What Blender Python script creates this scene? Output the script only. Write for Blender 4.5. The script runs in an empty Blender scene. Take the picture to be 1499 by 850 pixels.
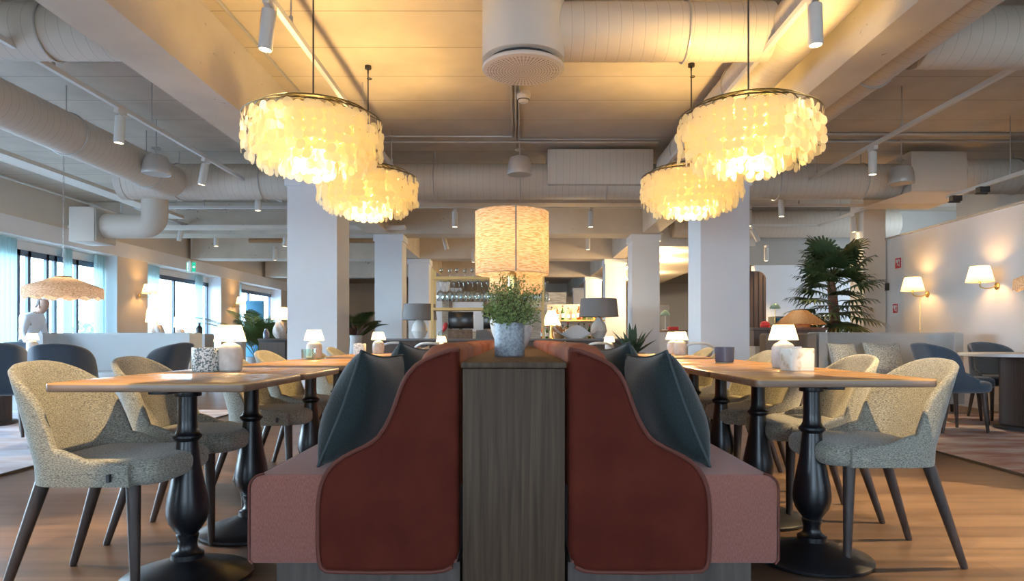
import bpy, bmesh, math, random
from mathutils import Vector, Matrix
random.seed(7)
PI = math.pi
sc = bpy.context.scene
COL = sc.collection
F = 980.0; VX = 757.0; VY = 495.0; H = 0.908
def P(x, y, d):            # where a photo pixel lies at depth d
    return Vector(((x-VX)*d/F, d, H+(VY-y)*d/F))

# ------------------------------------------------------------------ materials
def newmat(name):
    m = bpy.data.materials.new(name); m.use_nodes = True
    nt = m.node_tree; nt.nodes.clear()
    out = nt.nodes.new('ShaderNodeOutputMaterial')
    return m, nt, out
def N(nt, t, **kw):
    n = nt.nodes.new(t)
    for k, v in kw.items():
        if k in n.inputs: n.inputs[k].default_value = v
        else: setattr(n, k, v)
    return n
def rgba(c): return (c[0], c[1], c[2], 1.0)
def coords(nt, scale=(1,1,1), kind='Object', rot=(0,0,0)):
    tc = N(nt, 'ShaderNodeTexCoord'); mp = N(nt, 'ShaderNodeMapping')
    mp.inputs['Scale'].default_value = scale; mp.inputs['Rotation'].default_value = rot
    nt.links.new(tc.outputs[kind], mp.inputs['Vector'])
    return mp.outputs['Vector']
def ramp(nt, fac, stops):
    r = N(nt, 'ShaderNodeValToRGB'); e = r.color_ramp.elements
    while len(e) < len(stops): e.new(0.5)
    for i, (p, c) in enumerate(stops): e[i].position = p; e[i].color = rgba(c)
    nt.links.new(fac, r.inputs['Fac']); return r.outputs['Color']
def principled(nt, out, rough=0.5, metal=0.0, **kw):
    b = N(nt, 'ShaderNodeBsdfPrincipled'); b.inputs['Roughness'].default_value = rough; b.inputs['Metallic'].default_value = metal
    for k, v in kw.items(): b.inputs[k].default_value = v
    nt.links.new(b.outputs['BSDF'], out.inputs['Surface']); return b
def bump(nt, b, h, strength=0.3, dist=0.01):
    bp = N(nt, 'ShaderNodeBump'); bp.inputs['Strength'].default_value = strength; bp.inputs['Distance'].default_value = dist
    nt.links.new(h, bp.inputs['Height']); nt.links.new(bp.outputs['Normal'], b.inputs['Normal'])
def noisy(name, c1, c2, scale=(8,8,8), rough=0.6, metal=0.0, nscale=1.0, detail=4, bmp=0.0, lo=0.35, hi=0.65, bdist=0.01, **kw):
    m, nt, out = newmat(name); b = principled(nt, out, rough, metal, **kw)
    v = coords(nt, scale); n = N(nt, 'ShaderNodeTexNoise'); n.inputs['Scale'].default_value = nscale; n.inputs['Detail'].default_value = detail
    nt.links.new(v, n.inputs['Vector'])
    nt.links.new(ramp(nt, n.outputs['Fac'], [(lo, c1), (hi, c2)]), b.inputs['Base Color'])
    if bmp: bump(nt, b, n.outputs['Fac'], bmp, bdist)
    return m
def plain(name, c, rough=0.5, metal=0.0, **kw):
    k = [min(1, x*1.015) for x in c]; j = [x*0.985 for x in c]
    return noisy(name, j, k, (3,3,3), rough, metal, **kw)
def emit(name, c, s):
    m, nt, out = newmat(name); e = N(nt, 'ShaderNodeEmission'); e.inputs['Color'].default_value = rgba(c); e.inputs['Strength'].default_value = s
    if name.startswith('warm_bulb'):      # clear glass bulb: glows and lets light through
        t = N(nt, 'ShaderNodeBsdfTransparent'); a = N(nt, 'ShaderNodeAddShader'); nt.links.new(e.outputs[0], a.inputs[0]); nt.links.new(t.outputs[0], a.inputs[1])
        nt.links.new(a.outputs[0], out.inputs['Surface']); return m
    nt.links.new(e.outputs[0], out.inputs['Surface']); return m
def translucent(name, c, fac=0.6, glow=None, gs=0.0, grain=None, fwd=0.0, frough=.5, fcol=None):
    m, nt, out = newmat(name)
    d = N(nt, 'ShaderNodeBsdfDiffuse'); t = N(nt, 'ShaderNodeBsdfTranslucent'); mx = N(nt, 'ShaderNodeMixShader'); mx.inputs[0].default_value = fac
    d.inputs['Color'].default_value = rgba(c); t.inputs['Color'].default_value = rgba(c)
    if grain:
        v = coords(nt, grain[0]); n = N(nt, 'ShaderNodeTexNoise'); n.inputs['Scale'].default_value = 1; n.inputs['Detail'].default_value = 3
        nt.links.new(v, n.inputs['Vector']); col = ramp(nt, n.outputs['Fac'], [(0.38, grain[1]), (0.56, c)])
        nt.links.new(col, d.inputs['Color']); nt.links.new(col, t.inputs['Color'])
    nt.links.new(d.outputs[0], mx.inputs[1]); nt.links.new(t.outputs[0], mx.inputs[2])
    s = mx.outputs[0]
    if fwd:      # cloth and shell pass some light straight on, so a lamp inside shows as a hot centre
        rf = N(nt, 'ShaderNodeBsdfRefraction'); rf.inputs['IOR'].default_value = 1.0; rf.inputs['Roughness'].default_value = frough; rf.inputs['Color'].default_value = rgba(fcol or c)
        if grain: nt.links.new(col, rf.inputs['Color'])
        m2 = N(nt, 'ShaderNodeMixShader'); m2.inputs[0].default_value = fwd; nt.links.new(s, m2.inputs[1]); nt.links.new(rf.outputs[0], m2.inputs[2]); s = m2.outputs[0]
    if glow:
        e = N(nt, 'ShaderNodeEmission'); e.inputs['Color'].default_value = rgba(glow); e.inputs['Strength'].default_value = gs
        a = N(nt, 'ShaderNodeAddShader'); nt.links.new(s, a.inputs[0]); nt.links.new(e.outputs[0], a.inputs[1]); s = a.outputs[0]
    nt.links.new(s, out.inputs['Surface']); return m
def glassy(name, c=(1,1,1), gloss=0.12, rough=0.02):
    m, nt, out = newmat(name)
    t = N(nt, 'ShaderNodeBsdfTransparent'); t.inputs['Color'].default_value = rgba(c)
    g = N(nt, 'ShaderNodeBsdfGlossy'); g.inputs['Roughness'].default_value = rough
    fr = N(nt, 'ShaderNodeLayerWeight'); fr.inputs['Blend'].default_value = gloss
    mx = N(nt, 'ShaderNodeMixShader'); nt.links.new(fr.outputs['Facing'], mx.inputs[0])
    nt.links.new(t.outputs[0], mx.inputs[1]); nt.links.new(g.outputs[0], mx.inputs[2]); nt.links.new(mx.outputs[0], out.inputs['Surface'])
    return m
def wood(name, c1, c2, c3, scale, rough=0.4, bmp=0.05, **kw):
    m, nt, out = newmat(name); b = principled(nt, out, rough, **kw)
    v = coords(nt, scale); n = N(nt, 'ShaderNodeTexNoise'); n.inputs['Scale'].default_value = 1; n.inputs['Detail'].default_value = 6; n.inputs['Distortion'].default_value = 0.6
    nt.links.new(v, n.inputs['Vector'])
    nt.links.new(ramp(nt, n.outputs['Fac'], [(0.3, c1), (0.5, c2), (0.7, c3)]), b.inputs['Base Color']); bump(nt, b, n.outputs['Fac'], bmp, 0.003)
    return m
def floor_mat():
    m, nt, out = newmat('oak_floor'); b = principled(nt, out, 0.36)
    v = coords(nt); br = N(nt, 'ShaderNodeTexBrick'); br.offset = 0.37
    for k, x in (('Scale',1.0),('Mortar Size',0.0025),('Mortar Smooth',0.2),('Bias',0.0),('Brick Width',1.9),('Row Height',0.17)): br.inputs[k].default_value = x
    br.inputs['Color1'].default_value = rgba((.092,.054,.034)); br.inputs['Color2'].default_value = rgba((.145,.090,.058)); br.inputs['Mortar'].default_value = rgba((.07,.04,.025))
    nt.links.new(v, br.inputs['Vector'])
    v2 = coords(nt, (1.3,16,1)); n = N(nt, 'ShaderNodeTexNoise'); n.inputs['Scale'].default_value = 1; n.inputs['Detail'].default_value = 7; nt.links.new(v2, n.inputs['Vector'])
    g = ramp(nt, n.outputs['Fac'], [(0.3,(.62,.60,.58)),(0.7,(1.25,1.2,1.15))])
    mx = N(nt, 'ShaderNodeMixRGB', blend_type='MULTIPLY'); mx.inputs[0].default_value = 1
    nt.links.new(br.outputs['Color'], mx.inputs[1]); nt.links.new(g, mx.inputs[2]); nt.links.new(mx.outputs[0], b.inputs['Base Color'])
    return m
def ceil_mat():
    m, nt, out = newmat('ceiling_planks'); b = principled(nt, out, 0.8)
    v = coords(nt); br = N(nt, 'ShaderNodeTexBrick'); br.offset = 0.5
    for k, x in (('Scale',1.0),('Mortar Size',0.006),('Mortar Smooth',0.3),('Bias',-0.2),('Brick Width',30.0),('Row Height',0.645)): br.inputs[k].default_value = x
    br.inputs['Color1'].default_value = rgba((.52,.445,.36)); br.inputs['Color2'].default_value = rgba((.48,.41,.33)); br.inputs['Mortar'].default_value = rgba((.22,.19,.15))
    nt.links.new(v, br.inputs['Vector'])
    n = N(nt, 'ShaderNodeTexNoise'); n.inputs['Scale'].default_value = 2.2; n.inputs['Detail'].default_value = 6; nt.links.new(v, n.inputs['Vector'])
    g = ramp(nt, n.outputs['Fac'], [(0.3,(.85,.85,.84)),(0.7,(1.06,1.06,1.06))])
    mx = N(nt, 'ShaderNodeMixRGB', blend_type='MULTIPLY'); mx.inputs[0].default_value = 1
    nt.links.new(br.outputs['Color'], mx.inputs[1]); nt.links.new(g, mx.inputs[2]); nt.links.new(mx.outputs[0], b.inputs['Base Color'])
    return m
def duct_mat(name, axis, c=(.56,.485,.40)):
    m, nt, out = newmat(name); b = principled(nt, out, 0.55)
    v = coords(nt, kind='Object'); w = N(nt, 'ShaderNodeTexWave', wave_type='BANDS', bands_direction=axis, wave_profile='SAW')
    w.inputs['Scale'].default_value = 3.6; w.inputs['Distortion'].default_value = 0.5; w.inputs['Detail'].default_value = 1; w.inputs['Detail Scale'].default_value = 1.2
    nt.links.new(v, w.inputs['Vector'])
    nt.links.new(ramp(nt, w.outputs['Fac'], [(0.0,[x*.66 for x in c]),(0.10,c),(0.9,c),(1.0,[x*1.05 for x in c])]), b.inputs['Base Color']); bump(nt, b, w.outputs['Fac'], 0.25, 0.01)
    return m
def concrete():
    m, nt, out = newmat('beam_concrete'); b = principled(nt, out, 0.85)
    v = coords(nt, (1,1,1)); n = N(nt, 'ShaderNodeTexNoise'); n.inputs['Scale'].default_value = 1.6; n.inputs['Detail'].default_value = 8; nt.links.new(v, n.inputs['Vector'])
    c = ramp(nt, n.outputs['Fac'], [(0.3,(.50,.43,.345)),(0.7,(.62,.545,.45))])
    n2 = N(nt, 'ShaderNodeTexNoise'); n2.inputs['Scale'].default_value = 9; n2.inputs['Detail'].default_value = 5; n2.inputs['Distortion'].default_value = 1.2; nt.links.new(coords(nt,(1,.6,1)), n2.inputs['Vector'])
    g = ramp(nt, n2.outputs['Fac'], [(0.27,(.4,.35,.28)),(0.31,(1,1,1))])
    mx = N(nt, 'ShaderNodeMixRGB', blend_type='MULTIPLY'); mx.inputs[0].default_value = 1
    nt.links.new(c, mx.inputs[1]); nt.links.new(g, mx.inputs[2]); nt.links.new(mx.outputs[0], b.inputs['Base Color']); bump(nt, b, n2.outputs['Fac'], 0.25, 0.01)
    return m
def weave(name, c1, c2, sc_=420, rough=0.9, sheen=0.3, stretch=(1,1,1), bm=0.5, lo=.36, hi=.62):
    m, nt, out = newmat(name); b = principled(nt, out, rough); b.inputs['Sheen Weight'].default_value = sheen; b.inputs['Specular IOR Level'].default_value = .15
    v = coords(nt, stretch); n = N(nt, 'ShaderNodeTexNoise'); n.inputs['Scale'].default_value = sc_; n.inputs['Detail'].default_value = 2; nt.links.new(v, n.inputs['Vector'])
    nt.links.new(ramp(nt, n.outputs['Fac'], [(lo,c1),(hi,c2)]), b.inputs['Base Color']); bump(nt, b, n.outputs['Fac'], bm, 0.004)
    return m

M = {}
M['floor'] = floor_mat(); M['ceiling'] = ceil_mat(); M['concrete'] = concrete()
M['duct_x'] = duct_mat('duct_across', 'X'); M['duct_y'] = duct_mat('duct_along', 'Y')
M['duct_plain'] = plain('duct_plain', (.53,.465,.39), .55)
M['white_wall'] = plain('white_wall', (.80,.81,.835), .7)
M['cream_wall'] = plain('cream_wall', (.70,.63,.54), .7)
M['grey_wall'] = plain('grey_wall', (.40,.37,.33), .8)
M['column'] = plain('column_paint', (.76,.79,.845), .6)
M['brick'] = noisy('pale_brick', (.42,.36,.28), (.66,.58,.47), (3,3,14), .8, nscale=3)
M['frame_dark'] = plain('window_frame', (.07,.10,.15), .4)
M['glass'] = glassy('window_glass', (.97,1,1), .06)
M['stemware'] = glassy('stemware_glass', (.93,.97,.97), .45)
M['curtain'] = translucent('curtain_cloth', (.50,.66,.66), .4)
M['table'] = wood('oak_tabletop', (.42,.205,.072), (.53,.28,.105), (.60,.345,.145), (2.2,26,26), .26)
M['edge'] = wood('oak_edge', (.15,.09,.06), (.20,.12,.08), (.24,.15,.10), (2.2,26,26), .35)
M['iron'] = plain('black_iron', (.006,.0065,.009), .32, 0.0)
M['walnut'] = wood('walnut_veneer', (.044,.026,.015), (.066,.041,.025), (.090,.059,.037), (60,60,2.2), .55, **{'Specular IOR Level':.2})
M['leg'] = wood('stained_leg', (.026,.017,.015), (.04,.027,.023), (.052,.036,.03), (50,50,6), .42)
M['tweed'] = weave('oatmeal_tweed', (.12,.118,.105), (.40,.375,.305), 150, stretch=(1,1,2.6), bm=.5, lo=.34, hi=.64)
M['blue'] = weave('blue_fabric', (.030,.048,.075), (.055,.082,.12), 300, sheen=.5)
M['velvet'] = noisy('rust_velvet', (.070,.0115,.0068), (.096,.0165,.0095), (5,5,5), .75, nscale=1.2, bmp=.05)
M['velvet'].node_tree.nodes['Principled BSDF'].inputs['Sheen Weight'].default_value = .04; M['velvet'].node_tree.nodes['Principled BSDF'].inputs['Specular IOR Level'].default_value = .08
M['velvet'].node_tree.nodes['Principled BSDF'].inputs['Sheen Tint'].default_value = rgba((.9,.35,.2))
M['piping'] = plain('rust_piping', (.115,.024,.013), .7)
M['velvet_back'] = noisy('rust_velvet_back', (.24,.062,.026), (.30,.08,.034), (5,5,5), .7, nscale=1.2)
M['pink'] = weave('salmon_weave', (.20,.066,.05), (.34,.132,.10), 1.0, stretch=(420,420,90), bm=.3, lo=.25, hi=.75)
M['teal'] = weave('dark_teal_linen', (.010,.018,.019), (.020,.031,.032), 300, sheen=.4)
M['teal_pipe'] = plain('teal_piping', (.045,.06,.065), .8)
M['shell'] = translucent('capiz_shell', (.97,.88,.63), .60, (1,.70,.28), .14, None, .34, .36, (1,.90,.64))
M['wire'] = plain('brass_wire', (.07,.055,.02), .35, .7)
M['cord'] = plain('black_cord', (.015,.015,.015), .5)
M['bulb'] = emit('warm_bulb', (1,.72,.33), 22)
M['bulb_soft'] = emit('warm_bulb_soft', (1,.70,.34), 2.5)
M['lens'] = emit('spot_lens', (1,.80,.48), 14)
M['white_metal'] = plain('white_metal', (.62,.59,.55), .4)
M['grey_metal'] = plain('grey_metal', (.44,.42,.39), .35, .3)
M['dark'] = plain('near_black', (.02,.02,.022), .45)
M['linen_shade'] = translucent('linen_shade', (.74,.62,.47), .42, None, 0, ((30,30,260), (.50,.33,.17)))
M['paper_shade'] = translucent('pleated_shade', (.97,.86,.66), .62, (1,.66,.28), .20)
M['peach_shade'] = translucent('peach_shade', (.92,.66,.45), .5, (1,.5,.2), .2)
M['grey_shade'] = plain('grey_shade', (.21,.205,.21), .8)
M['ceramic'] = plain('white_ceramic', (.80,.77,.74), .35)
M['chalk'] = noisy('chalky_ceramic', (.58,.54,.50), (.72,.69,.66), (30,30,30), .7)
M['brass'] = plain('brass', (.75,.52,.18), .25, .9)
M['gold'] = plain('gold_frame', (.62,.42,.15), .35, .4)
M['zinc'] = noisy('mottled_zinc', (.20,.225,.26), (.40,.44,.48), (60,60,60), .5, .15, nscale=1.5)
M['soil'] = noisy('soil', (.03,.02,.012), (.07,.05,.03), (60,60,60), .9)
M['leaf'] = noisy('boxwood_leaf', (.06,.12,.025), (.36,.44,.15), (60,60,60), .5, nscale=1.5)
M['palm'] = noisy('palm_leaf', (.035,.085,.03), (.09,.17,.055), (4,4,4), .5)
M['palm_dark'] = noisy('fan_palm_leaf', (.022,.045,.02), (.06,.10,.035), (4,4,4), .5)
M['agave'] = noisy('agave_leaf', (.02,.05,.03), (.05,.10,.06), (6,6,20), .45)
M['trunk'] = noisy('palm_trunk', (.07,.03,.02), (.17,.08,.05), (8,8,30), .9, bmp=.5)
M['pot'] = plain('planter', (.42,.42,.43), .6)
M['pot_brown'] = plain('brown_pot', (.09,.04,.03), .5)
M['sofa'] = weave('pale_grey_cloth', (.40,.42,.43), (.50,.52,.53), 200, sheen=.2)
M['sofa_brown'] = weave('taupe_cloth', (.20,.165,.135), (.26,.215,.18), 200, sheen=.2)
M['cushion_grey'] = weave('speckled_cloth', (.18,.21,.22), (.50,.53,.52), 90)
M['white_top'] = plain('white_top', (.66,.68,.72), .25)
M['rug_r'] = noisy('worn_rug_red', (.27,.14,.125), (.44,.41,.43), (1.6,5,1), .95, detail=8, lo=.4, hi=.62)
M['rug_l'] = noisy('worn_rug_blue', (.36,.30,.31), (.46,.47,.52), (1.6,5,1), .95, detail=8, lo=.4, hi=.62)
M['rug_edge'] = plain('rug_binding', (.05,.04,.035), .9)
M['wicker'] = translucent('wicker_weave', (.62,.50,.39), .28, (1,.5,.2), .02, ((50,50,160), (.38,.27,.18)))
M['rattan'] = noisy('rattan_orange', (.24,.11,.04), (.44,.22,.08), (60,60,160), .6, bmp=.4)
M['speckled'] = noisy('speckled_glass', (.10,.16,.18), (.80,.84,.84), (130,130,130), .3, detail=1, lo=.44, hi=.52)
M['marble'] = noisy('veined_marble', (.50,.40,.27), (.80,.77,.70), (16,16,16), .35, detail=6, lo=.34, hi=.46)
M['smoke_glass'] = plain('smoke_blue_glass', (.075,.09,.14), .15)
M['white_pattern'] = noisy('white_patterned', (.45,.47,.52), (.82,.82,.82), (90,90,90), .5, lo=.42, hi=.5)
M['clear_glass'] = glassy('clear_glass', (.86,.97,.95), .4)
M['red'] = plain('sign_red', (.62,.03,.035), .4)
M['sign_white'] = plain('sign_white', (.85,.85,.85), .4)
M['green_sign'] = emit('exit_green', (.02,.55,.34), 1.0)
M['sign_glow'] = emit('exit_white', (.7,1,.95), 1.3)
M['skin'] = plain('skin', (.50,.30,.22), .5)
M['hair'] = plain('hair', (.10,.085,.075), .6)
M['shirt'] = plain('white_shirt', (.80,.82,.86), .8)
M['trousers'] = plain('dark_trousers', (.03,.032,.04), .8)
M['amber'] = glassy('amber_bottle', (.85,.48,.14), .35)
M['bottle_green'] = glassy('green_bottle', (.35,.55,.25), .35)
M['liquor'] = plain('golden_liquor', (.62,.36,.10), .3)
M['slat'] = noisy('brown_slat', (.085,.055,.045), (.12,.08,.065), (60,60,2), .5)
M['plinth_dark'] = wood('plinth_walnut', (.05,.038,.03), (.075,.056,.045), (.10,.078,.062), (30,30,2.2), .45)
M['screen'] = plain('screen_black', (.008,.008,.01), .2)
M['card'] = noisy('brown_card', (.17,.115,.08), (.25,.175,.125), (20,20,20), .8)
M['book_blue'] = plain('book_blue', (.05,.24,.42), .6)
M['green_glass'] = plain('green_lamp', (.20,.32,.27), .3)
M['bush'] = noisy('garden_leaf', (.12,.30,.10), (.35,.60,.30), (6,6,6), .8)
M['ground'] = plain('terrace', (.55,.56,.56), .9)

# ------------------------------------------------------------------ mesh tools
class MB:
    def __init__(s): s.v = []; s.f = []
    def add(s, vs, fs):
        o = len(s.v); s.v += [tuple(v) for v in vs]; s.f += [tuple(i+o for i in f) for f in fs]; return s
    def box(s, x0, x1, y0, y1, z0, z1):
        vs = [(x,y,z) for z in (z0,z1) for y in (y0,y1) for x in (x0,x1)]
        return s.add(vs, [(0,2,3,1),(4,5,7,6),(0,1,5,4),(2,6,7,3),(0,4,6,2),(1,3,7,5)])
    def loft(s, rings, caps=True, closed=True):
        n = len(rings[0]); vs = [p for r in rings for p in r]; fs = []
        for i in range(len(rings)-1):
            for j in range(n if closed else n-1):
                k = (j+1) % n; fs.append((i*n+j, i*n+k, (i+1)*n+k, (i+1)*n+j))
        if caps and closed: fs.append(tuple(range(n-1,-1,-1))); fs.append(tuple(range((len(rings)-1)*n, len(rings)*n)))
        return s.add(vs, fs)
    def lathe(s, prof, n=24, c=(0,0,0), caps=True):
        return s.loft([[(c[0]+r*math.cos(2*PI*j/n), c[1]+r*math.sin(2*PI*j/n), c[2]+z) for j in range(n)] for r, z in prof], caps)
    def tube(s, pts, r, n=10, caps=True, squash=None):
        pts = [Vector(p) for p in pts]; rings = []; up = Vector((0,0,1))
        t0 = (pts[1]-pts[0]).normalized()
        if abs(t0.dot(up)) > 0.9: up = Vector((1,0,0))
        u = t0.cross(up).normalized()
        for i, p in enumerate(pts):
            a = pts[max(i-1,0)]; b = pts[min(i+1,len(pts)-1)]; t = (b-a).normalized()
            u = (u - t*u.dot(t)).normalized(); w = t.cross(u); rr = r[i] if isinstance(r,(list,tuple)) else r
            rings.append([p + (u*math.cos(2*PI*j/n) + w*math.sin(2*PI*j/n))*rr for j in range(n)])
        return s.loft(rings, caps)
    def ring(s, c, R, r, n=40, m=6):
        rings = [[(c[0]+(R+r*math.cos(2*PI*k/m))*math.cos(2*PI*i/n), c[1]+(R+r*math.cos(2*PI*k/m))*math.sin(2*PI*i/n), c[2]+r*math.sin(2*PI*k/m)) for k in range(m)] for i in range(n+1)]
        return s.loft(rings, False)
    def pad(s, out, z0, z1, r, hx, hy, n=5, c=(0,0)):
        rings = []
        for i in range(n+1):
            a = PI/2*i/n; ins = r*(1-math.sin(a)); z = z0 + r*(1-math.cos(a)); rings.append((ins, z))
        for i in range(n+1):
            a = PI/2*i/n; ins = r*(1-math.cos(a)); z = z1 - r*(1-math.sin(a)); rings.append((ins, z))
        return s.loft([[(c[0]+(x-c[0])*(1-ins/hx), c[1]+(y-c[1])*(1-ins/hy), z) for x, y in out] for ins, z in rings])
    def sweep_prism(s, poly, axis, a, b, r=0.0, n=4):
        # polygon extruded along an axis with rounded edges; poly in the two other axes
        cx = sum(p[0] for p in poly)/len(poly); cy = sum(p[1] for p in poly)/len(poly)
        def inset(q, d):
            o = []; m = len(q)
            for i in range(m):
                p0 = Vector(q[i-1]); p1 = Vector(q[i]); p2 = Vector(q[(i+1)%m])
                t = (p2-p0); t = t.normalized() if t.length > 1e-9 else Vector((1,0)); nn = Vector((-t.y, t.x))
                o.append(p1 + nn*d)
            return o
        area = sum(poly[i-1][0]*poly[i][1]-poly[i][0]*poly[i-1][1] for i in range(len(poly)))
        sg = 1 if area > 0 else -1
        st = []
        if r > 0:
            for i in range(n): t = PI/2*i/n; st.append((r*(1-math.sin(t)), a+r*(1-math.cos(t))))
            st.append((0, a+r)); st.append((0, b-r))
            for i in range(1, n+1): t = PI/2*i/n; st.append((r*(1-math.cos(t)), b-r*(1-math.sin(t))))
        else: st = [(0,a),(0,b)]
        def m3(p, h): return {'X':(h,p[0],p[1]), 'Y':(p[0],h,p[1]), 'Z':(p[0],p[1],h)}[axis]
        return s.loft([[m3(p, h) for p in inset(poly, sg*d)] for d, h in st])
    def move(s, T):
        s.v = [tuple(T @ Vector(v)) for v in s.v]; return s
def sup(hx, hy, e=4, n=40, c=(0,0)):
    o = []
    for i in range(n):
        t = 2*PI*i/n; a = math.cos(t); b = math.sin(t)
        o.append((c[0]+hx*math.copysign(abs(a)**(2/e), a), c[1]+hy*math.copysign(abs(b)**(2/e), b)))
    return o
def smooth(t): t = max(0, min(1, t)); return t*t*(3-2*t)
def interp(xs, ys, x):
    if x <= xs[0]: return ys[0]
    for i in range(len(xs)-1):
        if x <= xs[i+1]: return ys[i] + (ys[i+1]-ys[i])*smooth((x-xs[i])/(xs[i+1]-xs[i]))
    return ys[-1]
def obj(name, mb, mat, parent=None, loc=None, ang=35, bev=0, smoothed=True):
    me = bpy.data.meshes.new(name); me.from_pydata(mb.v, [], mb.f); 
    bm = bmesh.new(); bm.from_mesh(me)
    if bev:
        bmesh.ops.bevel(bm, geom=list(bm.edges), offset=bev, segments=2, profile=0.5, affect='EDGES')
    bmesh.ops.recalc_face_normals(bm, faces=bm.faces); bm.to_mesh(me); bm.free()
    me.materials.append(mat)
    if smoothed:
        me.polygons.foreach_set('use_smooth', [True]*len(me.polygons)); me.set_sharp_from_angle(angle=math.radians(ang))
    o = bpy.data.objects.new(name, me); COL.objects.link(o)
    if parent: o.parent = parent
    if loc is not None: o.location = loc
    return o
def tag(o, label, cat, group=None, kind=None):
    o['label'] = label; o['category'] = cat
    if group: o['group'] = group
    if kind: o['kind'] = kind
    return o
def thing(name, label, cat, loc=(0,0,0), rz=0, group=None):
    o = bpy.data.objects.new(name, None); o.empty_display_size = .1; COL.objects.link(o)
    o.location = loc; o.rotation_euler = (0,0,rz); return tag(o, label, cat, group)
def struct(name, mb, mat, parent=None, label=None, **kw):
    o = obj(name, mb, mat, parent, **kw)
    if not parent: o['kind'] = 'structure'
    if label and not parent: o['label'] = label
    return o
def dup(root, loc, rz=None, label=None, group=None, scale=None):
    r = root.copy(); COL.objects.link(r); r.location = loc
    if rz is not None: r.rotation_euler = (0,0,rz)
    if scale: r.scale = scale
    if label: r['label'] = label
    if group: r['group'] = group
    for ch in list(root.children):
        c = ch.copy(); COL.objects.link(c); c.parent = r
        for g in list(ch.children):
            d = g.copy(); COL.objects.link(d); d.parent = c
    return r
def lamp(name, loc, power, color=(1,.64,.28), radius=.04, kind='POINT', aim=None, angle=50, blend=.4, parent=None):
    l = bpy.data.lights.new(name, kind); l.energy = power*{'POINT':2.6,'SPOT':2.2}.get(kind,1); l.color = color
    if kind in ('POINT','SPOT'): l.shadow_soft_size = radius
    if kind == 'SPOT': l.spot_size = math.radians(angle); l.spot_blend = blend
    o = bpy.data.objects.new(name, l); COL.objects.link(o); o.location = loc
    if aim is not None: o.rotation_euler = (Vector(aim)-Vector(loc)).to_track_quat('-Z','Y').to_euler()
    if parent: o.parent = parent
    return o
def bake(o):      # apply modifiers to the object's mesh
    dg = bpy.context.evaluated_depsgraph_get(); me = bpy.data.meshes.new_from_object(o.evaluated_get(dg))
    o.modifiers.clear(); o.data = me; return o
# ------------------------------------------------------------------ camera + world
cam = bpy.data.cameras.new('camera'); cam.sensor_width = 36; cam.lens = 36*F/1499
cam.shift_x = -(VX-749.5)/1499; cam.shift_y = (VY-425)/1499; cam.clip_end = 200
co = bpy.data.objects.new('camera', cam); COL.objects.link(co); co.location = (0,0,H); co.rotation_euler = (PI/2,0,0); sc.camera = co
w = bpy.data.worlds.new('world'); sc.world = w; w.use_nodes = True; nt = w.node_tree
bg = nt.nodes['Background']; tc = nt.nodes.new('ShaderNodeTexCoord'); sp = nt.nodes.new('ShaderNodeSeparateXYZ'); r = nt.nodes.new('ShaderNodeValToRGB')
nt.links.new(tc.outputs['Generated'], sp.inputs[0]); nt.links.new(sp.outputs['Z'], r.inputs[0]); nt.links.new(r.outputs[0], bg.inputs['Color'])
r.color_ramp.elements[0].position = 0.0; r.color_ramp.elements[0].color = (.62,.80,.95,1)
r.color_ramp.elements[1].position = .6; r.color_ramp.elements[1].color = (.42,.64,1,1)
# the sky is brighter on the window side of the building
rx = nt.nodes.new('ShaderNodeMapRange'); nt.links.new(sp.outputs['X'], rx.inputs['Value'])
for k_, v_ in (('From Min',-.9),('From Max',-.1),('To Min',30.0),('To Max',7.5)): rx.inputs[k_].default_value = v_
nt.links.new(rx.outputs['Result'], bg.inputs['Strength'])
sc.view_settings.view_transform = 'Standard'
sc.view_settings.exposure = 0.24
sc.view_settings.gamma = 1.09
sc.cycles.max_bounces = 8; sc.cycles.diffuse_bounces = 4; sc.cycles.transparent_max_bounces = 12; sc.cycles.sample_clamp_indirect = 4

# ------------------------------------------------------------------ shell of the room
struct('floor', MB().box(-9,9.2,-4,31,-.12,0), M['floor'], smoothed=False)
struct('ceiling', MB().box(-8.9,9.2,-4.2,31,3.43,3.6), M['ceiling'], smoothed=False)
struct('ground', MB().box(-60,-9.02,-20,60,-.4,-.15), M['ground'], label='pale terrace outside the windows', smoothed=False)
bays = [(2.5,7.2),(8.4,13.4),(14.5,18.1),(19.3,22.7)]
wl = MB(); zs = 2.55
ys = [-4]+[v for b in bays for v in b]+[31]
for i in range(0, len(ys), 2): wl.box(-8.42,-8.0,ys[i],ys[i+1],0,3.43)
for a, b in bays: wl.box(-8.42,-8.0,a,b,zs,3.43)
struct('wall_left', wl, M['cream_wall'], smoothed=False)
lin = MB().box(-7.985,-7.96,-4,31,2.55,2.84); struct('trim_1', lin, M['white_wall'], smoothed=False, label='white lintel band above the left windows')
for i, (a, b) in enumerate(bays):
    fr = MB(); fr.box(-8.40,-8.34,a,b,2.30,2.40); fr.box(-8.40,-8.34,a,b,0,.08)
    cuts = {0:[.02,.5,.98],1:[0.01,.32,.56,.61,.70,.74,.86,.985],2:[.02,.5,.98],3:[.03,.45,.97]}[i]
    for c in cuts:
        y = a+(b-a)*c; fr.box(-8.40,-8.34,y-.035,y+.035,0,2.40)
    f = struct('window_%d' % (i+1), fr, M['frame_dark'], smoothed=False)
    obj('pane', MB().box(-8.372,-8.366,a+.02,b-.02,.06,2.32), M['glass'], f, smoothed=False)
    obj('head_panel', MB().box(-8.41,-8.36,a,b,2.40,2.55), M['white_wall'], f, smoothed=False)
    obj('reveal', MB().box(-8.40,-8.005,b-.012,b-.002,0,2.55), M['white_wall'], f, smoothed=False)
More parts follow.
